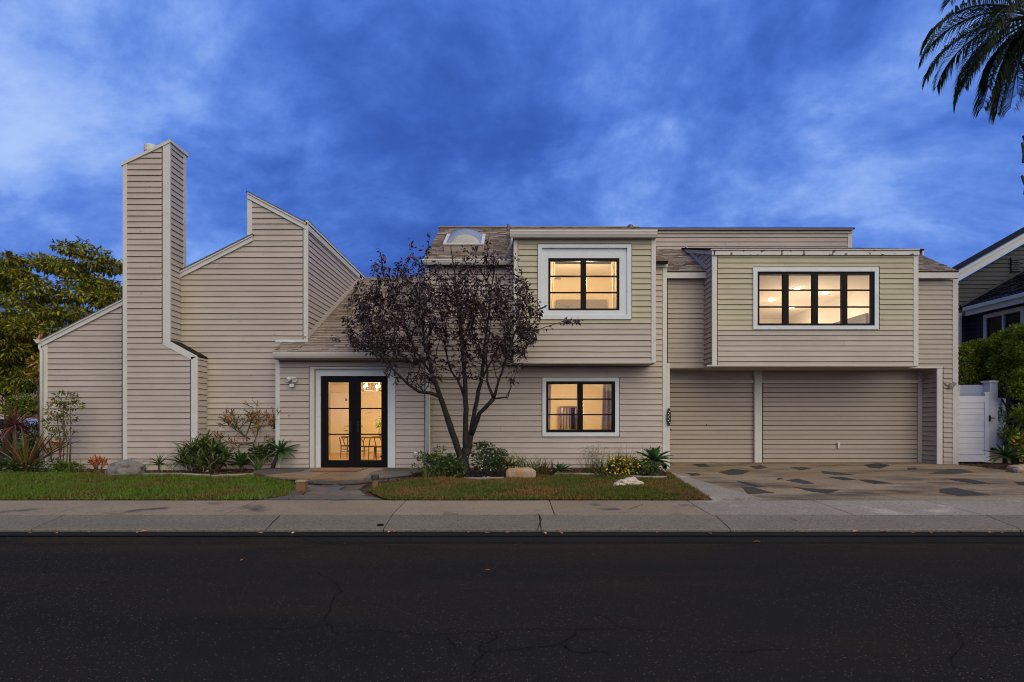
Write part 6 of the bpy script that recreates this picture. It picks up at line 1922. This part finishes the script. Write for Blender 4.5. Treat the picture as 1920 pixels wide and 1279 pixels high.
    # a loose spray reaching right, and a low one on the left
    for (x0, y0), (x1, y1), n_ in (((985, 628), (1062, 601), 10), ((1056, 602), (1088, 601), 44), ((720, 520), (712, 468), 34), ((745, 520), (747, 492), 22), ((640, 640), (620, 632), 8), ((745, 705), (738, 722), 14), ((800, 480), (806, 440), 16), ((912, 500), (916, 445), 18)):
        p0, p1 = L(x0, y0, -.4), L(x1, y1, -.5)
        tw.tube([p0, p0.lerp(p1, .5) + Vector((0, 0, .02)), p1], [0.011, 0.009, 0.006], 5, False)
        for _ in range(n_):
            off = Vector((rng.gauss(0, 1), rng.gauss(0, 1), rng.gauss(0, .8))).normalized()
            leaves.append(p0.lerp(p1, rng.uniform(.1, 1)) + off * abs(rng.gauss(0, .04))); ldir.append(off + Vector((0, 0, -.5)))
    tw.build('twigs', 'bark', t)
    cloud_mesh('crown', np.array([tuple(p) for p in leaves]), 0.108, 'plum', t, dirs=np.array([tuple(p) for p in ldir]), aspect=0.46, up=0.2)
    return t


plum_tree()


# ---- trees on the left behind the house
def broad_tree(loc, label, clumps, n, size, m, m2, f2, trunk, limbs, group='trees left of the house'):
    t = thing('tree', loc, label, 'tree', group)
    b = MB()
    for pts, r in trunk + limbs: b.tube(pts, r, 8)
    b.build('trunk', 'bark2', t, smooth=True)
    w = np.array([c[3] * c[4] * c[5] for c in clumps]) ** 0.7; w /= w.sum()
    pick = nrng.choice(len(clumps), n, p=w); C_ = np.array(clumps)[pick]
    d = nrng.normal(size=(n, 3)); d /= np.linalg.norm(d, axis=1)[:, None]
    pos = C_[:, :3] + d * (nrng.uniform(0, 1, n) ** 0.35)[:, None] * C_[:, 3:6]
    d[:, 2] -= 0.25
    k = nrng.uniform(0, 1, len(pos)) < f2
    cloud_mesh('crown', pos[~k], size, m, t, dirs=d[~k], aspect=0.34, up=0.9)
    cloud_mesh('crown', pos[k], size, m2, t, dirs=d[k], aspect=0.34, up=0.9)
    return t


def px_clumps(spec, base):
    out = []
    for px, py, D, rx_, rz_ in spec:
        q = P(px, py, D) - base; k = D / F
        for _ in range(3):
            out.append((q.x + rng.uniform(-.35, .35) * rx_ * k, q.y + rng.uniform(-.8, .8), q.z + rng.uniform(-.3, .3) * rz_ * k, rx_ * k * 0.75, rx_ * k * 0.75, rz_ * k * 0.6))
    return out


bt = Vector((X(120, 22.5), 22.5, 0.28))
spec = [(150, 470, 22.5, 30, 14), (172, 466, 22, 16, 10), (80, 490, 22.5, 40, 14), (20, 487, 22, 36, 14), (-30, 500, 22, 40, 20), (120, 505, 22, 45, 16), (185, 500, 22.5, 32, 18), (215, 500, 23, 24, 20), (60, 525, 22, 46, 16),
        (160, 530, 22, 46, 18), (210, 540, 22.5, 30, 20), (0, 535, 22, 40, 18), (110, 552, 21.5, 46, 18), (40, 565, 21.5, 48, 18), (180, 560, 21.5, 46, 18), (80, 590, 21, 50, 20), (10, 600, 21, 46, 22), (140, 590, 21, 46, 16), (60, 620, 20.5, 46, 22), (215, 570, 22, 28, 22),
        (20, 640, 20.5, 46, 24), (110, 620, 21, 36, 18), (60, 655, 20.5, 28, 22), (-20, 660, 20.5, 50, 30)]
broad_tree(bt, 'spreading yellow green tree behind the left wing of the house', px_clumps(spec, bt), 17000, 0.20, 'yleaf', 'dleaf', 0.5,
           [([(0, 0, -0.1), (0.05, 0, 1.5), (-0.1, 0, 3.2)], [0.26, 0.2, 0.17])],
           [([(-0.1, 0, 3.1), (-1.2, -.2, 4.6), (-2.6, 0, 6.2)], [0.12, 0.09, 0.04]), ([(-0.1, 0, 3.2), (0.4, 0, 5.0), (0.9, 0, 7.6)], [0.13, 0.09, 0.03]),
            ([(0, 0, 3.2), (1.4, .2, 4.8), (2.2, .3, 6.4)], [0.1, 0.07, 0.03]), ([(-1.2, -.2, 4.6), (-0.6, -.3, 6.0), (-0.8, 0, 7.4)], [0.08, 0.05, 0.02]), ([(-0.1, 0, 2.9), (-1.9, -.8, 3.6), (-3.2, -1, 4.4)], [0.1, 0.07, 0.03])])
bt = Vector((X(14, 21), 21, 0.28))
spec = [(20, 690, 21, 36, 18), (55, 680, 20.5, 26, 18), (70, 700, 20.5, 14, 16), (0, 720, 20.5, 40, 16), (40, 730, 20, 30, 14), (60, 712, 20, 20, 12), (25, 760, 20, 30, 16), (-20, 700, 21, 40, 30)]
broad_tree(bt, 'darker drooping tree below the yellow green crown at the far left', px_clumps(spec, bt), 4200, 0.17, 'dleaf', 'yleaf', 0.3, [([(0, 0, -0.1), (0.05, 0, 2), (0, 0, 4.2)], [0.14, 0.12, 0.09])], [([(0, 0, 2.4), (0.6, -.3, 3.0)], [0.05, 0.02]), ([(0, 0, 2.2), (-0.7, -.3, 2.8)], [0.05, 0.02])])
leafy('shrub', Vector((X(42, 19), 19, 0.28)), 'grey green rounded shrub in front of the tan house', 'shrub', clumpset(0, 0, 1.75, 0.4, 0.4, 0.5, 12, 0.26), 2200, 0.085, 'dleaf', 'yleaf', 0.2, [([(0, 0, 0), (0, 0, 1.7)], [0.04, 0.02])])
leafy('hedge', Vector((X(62, 22), 22, 0.28)), 'dark clipped hedge in front of the tan house', 'hedge', [(x, 0, 0.75, 0.6, 0.4, 0.55) for x in (-1.6, -0.9, -0.2, 0.4, 0.9)], 4200, 0.09, 'gleaf')
leafy('shrub', Vector((X(72, 17.5), 17.5, 0.28)), 'yellow and orange leaved branch beside the left corner of the house', 'shrub', [(0, 0, 3.1, 0.2, 0.2, 0.28), (0.05, 0, 2.75, 0.2, 0.2, 0.2)], 260, 0.16, 'yleaf', 'oleaf', 0.35, [([(0.05, 0, 0), (0, 0, 2), (0, 0, 3.2)], [0.03, 0.02, 0.01])])
leafy('shrub', Vector((X(66, 17.2), 17.2, 0.28)), 'dark leafy shrub low beside the left corner of the house', 'shrub', clumpset(0, 0, 0.5, 0.45, 0.3, 0.4, 10, 0.22), 1500, 0.09, 'gleaf', 'yleaf', 0.15)

# tan house with tiled roof far left
th_ = thing('tan_house', (X(20, 30), 31, 0.28), 'tan stucco house with orange tiled roof and arched porch at the far left', 'house', world=True)
hx0, hx1 = -36.0, X(150, 30)
b = MB(); b.box(hx0, hx1, 30, 38, 0.2, 3.75); b.build('wall', 'stucco', th_)
b = MB(); b.box(hx0, hx1, 33, 38, 3.75, 6.3); b.build('upper_wall', 'stucco', th_)
b = MB(); ac = X(76, 30); b.add([], [])
arch = [(ac - 0.85, 0.28), (ac + 0.85, 0.28), (ac + 0.85, 2.3)] + [(ac + 0.85 * math.cos(a), 2.3 + 0.6 * math.sin(a)) for a in [math.pi * k / 8 for k in range(1, 8)]] + [(ac - 0.85, 2.3)]
b.prism([(x, 29.98, z) for x, z in arch], [(x, 30.1, z) for x, z in arch]); b.build('porch_arch', 'stucco_dark', th_)
b = MB(); b.box(hx0, hx1 + 0.4, 29.4, 29.5, 3.72, 3.95); b.build('fascia', 'trim_white', th_)
tl = MB()
for k in range(44):
    x = hx1 + 0.4 - k * 0.25
    for j in range(8):
        y0, y1 = 29.4 + j * 0.45, 29.4 + (j + 1) * 0.45
        z0, z1 = 3.95 + j * 0.2, 3.95 + (j + 1) * 0.2
        tl.tube([(x, y0, z0 + 0.05), (x, y1, z1)], 0.11, 6)
tag(tl.build('roof_tiles', 'terracotta', th_), kind='stuff')
b = MB(); r_ = [(hx0, 29.4, 3.93), (hx1 + .4, 29.4, 3.93), (hx1 + .4, 33, 5.53), (hx0, 33, 5.53)]; b.prism(r_, [(x, y, z - 0.1) for x, y, z in r_]); b.build('roof', 'terracotta', th_)
b = MB(); r_ = [(hx0, 32.6, 6.25), (hx1 + .4, 32.6, 6.25), (hx1 - 1.5, 35.5, 7.5), (hx0, 35.5, 7.5)]; b.prism(r_, [(x, y, z - 0.1) for x, y, z in r_]); b.build('roof', 'terracotta', th_)
b = MB(); b.box(X(40, 33), X(52, 33), 32.95, 33.02, 4.4, 5.6); b.build('window', 'black', th_)

# white parked car far left
cr_ = thing('parked_car', (X(22, 23.5), 23.5, 0.27), 'white car parked beyond the cordyline at the far left', 'car')
cr_.rotation_euler = (0, 0, R(20))
prof = [(-2.1, 0.32), (2.1, 0.32), (2.15, 0.75), (1.95, 0.92), (1.1, 1.0), (0.5, 1.46), (-0.9, 1.5), (-1.8, 1.05), (-2.15, 0.9)]
b = MB(); b.prism([(x, -0.85, z) for x, z in prof], [(x, 0.85, z) for x, z in prof]); b.build('body', 'carwhite', cr_)
for s in (-1, 1):
    gp = [(0.95, 1.02), (0.45, 1.40), (-0.85, 1.44), (-1.5, 1.06)]
    b = MB(); b.prism([(x, s * 0.853, z) for x, z in gp], [(x, s * 0.83, z) for x, z in gp]); b.build('side_window', 'black', cr_)
    for x in (-1.35, 1.35):
        b = MB(); b.lathe([(0.32, -0.1), (0.33, 0), (0.32, 0.1), (0.18, 0.1)], (x, s * 0.78, 0.33), 18, (0, 1, 0)); b.build('wheel', 'tyre', cr_)
    b = MB(); b.box(2.08, 2.16, s * 0.65 - 0.15, s * 0.65 + 0.15, 0.66, 0.8); b.build('headlight', 'steel', cr_)

# ---- right: big hedge bush in front of the neighbour
hp = Vector((15.95, 17.9, 0.28))
spec = [(1830, 690, 19.2, 30, 28), (1812, 655, 19.4, 14, 14), (1850, 665, 18.9, 28, 24), (1882, 640, 18.5, 28, 24), (1912, 622, 18.2, 28, 22), (1890, 680, 18.3, 30, 28), (1925, 660, 18, 34, 34), (1888, 705, 18.2, 22, 22), (1908, 730, 17.8, 28, 30),
        (1925, 700, 17.6, 30, 34), (1900, 770, 17.7, 18, 26), (1915, 780, 17.5, 26, 30), (1914, 820, 17.5, 20, 26), (1930, 830, 17.3, 28, 34), (1820, 722, 19.3, 24, 20), (1850, 705, 19.2, 30, 20)]
t = thing('hedge', hp, 'tall rounded bright green bush in front of the dark neighbour house', 'bush')
cl_ = px_clumps([(a, b_y, min(c, 16.35 * F / (a - CX)) - 0.1, d_, e_) for a, b_y, c, d_, e_ in spec], hp)
b = MB()
for k in range(5): b.tube([(rng.uniform(-.1, .2), rng.uniform(.1, .4), -0.05), (rng.uniform(-.1, .5), rng.uniform(-.3, .3), 1.4), (rng.uniform(-.4, .6), rng.uniform(-.4, .5), 2.7)], [0.06, 0.04, 0.015], 6)
b.build('stems', 'bark2', t)
w = np.array([c[3] ** 2 for c in cl_]); w /= w.sum(); pick = nrng.choice(len(cl_), 24000, p=w); C_ = np.array(cl_)[pick]
d = nrng.normal(size=(24000, 3)); d /= np.linalg.norm(d, axis=1)[:, None]
pos = C_[:, :3] + d * (nrng.uniform(0, 1, 24000) ** 0.3)[:, None] * C_[:, 3:6]
cloud_mesh('crown', pos, 0.098, 'hleaf', t, dirs=d + np.array([0, 0, .3]), aspect=0.5, up=0.5)
leafy('shrub', P(1806, 655, 18.9) * 1 - Vector((0, 0, P(1806, 655, 18.9).z - 0.28)), 'reddish tipped shrub behind the gate beside the house corner', 'shrub',
      [(0, 0, 3.6, 0.25, 0.25, 0.3), (0.2, 0, 3.3, 0.25, 0.25, 0.3), (0.05, 0, 2.9, 0.3, 0.3, 0.35), (0.3, 0, 2.5, 0.4, 0.3, 0.4)], 1600, 0.09, 'hleaf', 'oleaf', 0.10, [([(0, 0, 0), (0.05, 0, 3.4)], [0.05, 0.02])], parts2='young_leaves')


# ---- palm at the upper right
def palm():
    D = 16.0
    top = P(1946, 34, D)
    base = Vector((top.x, D, 0.27))
    t = thing('palm_tree', base, 'tall feather palm hanging into the upper right corner', 'palm tree')
    H = top.z - base.z
    b = MB(); pts, rd = [], []
    for i in range(40):
        z = -0.1 + (H - 0.1) * i / 39; pts.append((0, 0, z)); rd.append(0.25 + (0.035 if i % 2 else 0.0))
    b.tube(pts, rd, 12); b.build('trunk', 'palmtrunk', t)
    for k in range(12):
        a = math.pi + 0.2 if k == 7 else k * 2.4; z = H - 1.0 - 0.42 * k
        rr = 0.44 if k == 7 else 0.24; q = Vector((math.cos(a) * rr, math.sin(a) * rr, z))
        b = MB(); b.tube([q - Vector((0, 0, .25)), q, q + Vector((math.cos(a) * .13, math.sin(a) * .13, .3))], [0.09, 0.075, 0.03], 6); b.build('leaf_boot', 'palmtrunk', t)

    def frond(az, el, L, droop):
        fm = MB(); pts = []
        x = z = 0.0; n = 26; dirs = []
        for i in range(n + 1):
            s = i / n; a = el - droop * s ** 1.25
            pts.append(Vector((x, 0, z))); dirs.append(Vector((math.cos(a), 0, math.sin(a))))
            x += math.cos(a) * L / n; z += math.sin(a) * L / n
        fm.tube(pts, [0.035 * (1 - 0.85 * i / n) for i in range(n + 1)], 5)
        for i in range(5, n + 1):
            s = i / n
            for k in range(5):
                u = (k / 5.0)
                p = pts[i] if i == n else pts[i].lerp(pts[i + 1], u)
                ll = 0.78 * math.sin(math.pi * (0.12 + 0.80 * s)) ** 0.7 * rng.uniform(0.8, 1.1)
                for side in (-1, 1):
                    dd = (dirs[i] * 0.72 + Vector((0, side * rng.uniform(0.6, 1.0), 0.16 + rng.uniform(-.2, .15)))).normalized()
                    m1 = p + dd * ll * 0.5; tip = p + dd * ll * 0.82 + Vector((0, 0, -ll * rng.uniform(0.3, 0.55)))
                    wv = Vector((0, 0, 1)).cross(dd).normalized() * 0.0125
                    n0 = len(fm.v)
                    fm.v += [tuple(p - wv * .6), tuple(p + wv * .6), tuple(m1 + wv), tuple(m1 - wv), tuple(tip)]
                    fm.f += [(n0, n0 + 1, n0 + 2, n0 + 3), (n0 + 3, n0 + 2, n0 + 4)]
        o = fm.build('frond', 'palm', t, fix=False)
        o.location = (0, 0, H); o.rotation_euler = (rng.uniform(-.15, .15), 0, az)
    for az, el, L, dr in ((178, 30, 3.7, 1.75), (190, 50, 3.6, 2.0), (165, 12, 3.3, 1.5), (205, 10, 3.0, 1.5), (182, -14, 2.9, 1.2), (150, 40, 3.2, 1.9), (225, 38, 3.1, 1.9), (170, -30, 2.5, 1.0), (200, -35, 2.4, 0.9), (140, -10, 2.7, 1.3), (240, -5, 2.7, 1.3),
                          (120, 30, 3.0, 1.8), (90, 45, 3.0, 1.8), (60, 20, 3.0, 1.7), (30, 40, 3, 1.9), (0, 25, 3, 1.7), (-30, 45, 3, 1.9), (-60, 20, 3, 1.7), (260, 50, 3, 1.9), (280, 20, 3, 1.6), (160, 75, 2.8, 1.6), (300, 70, 2.8, 1.7), (215, -45, 2.2, .8), (150, -45, 2.2, .8), (184, -42, 3.0, .7), (200, -58, 2.9, .5), (168, -55, 3.0, .5)):
        frond(R(az), R(el), L, dr)


palm()
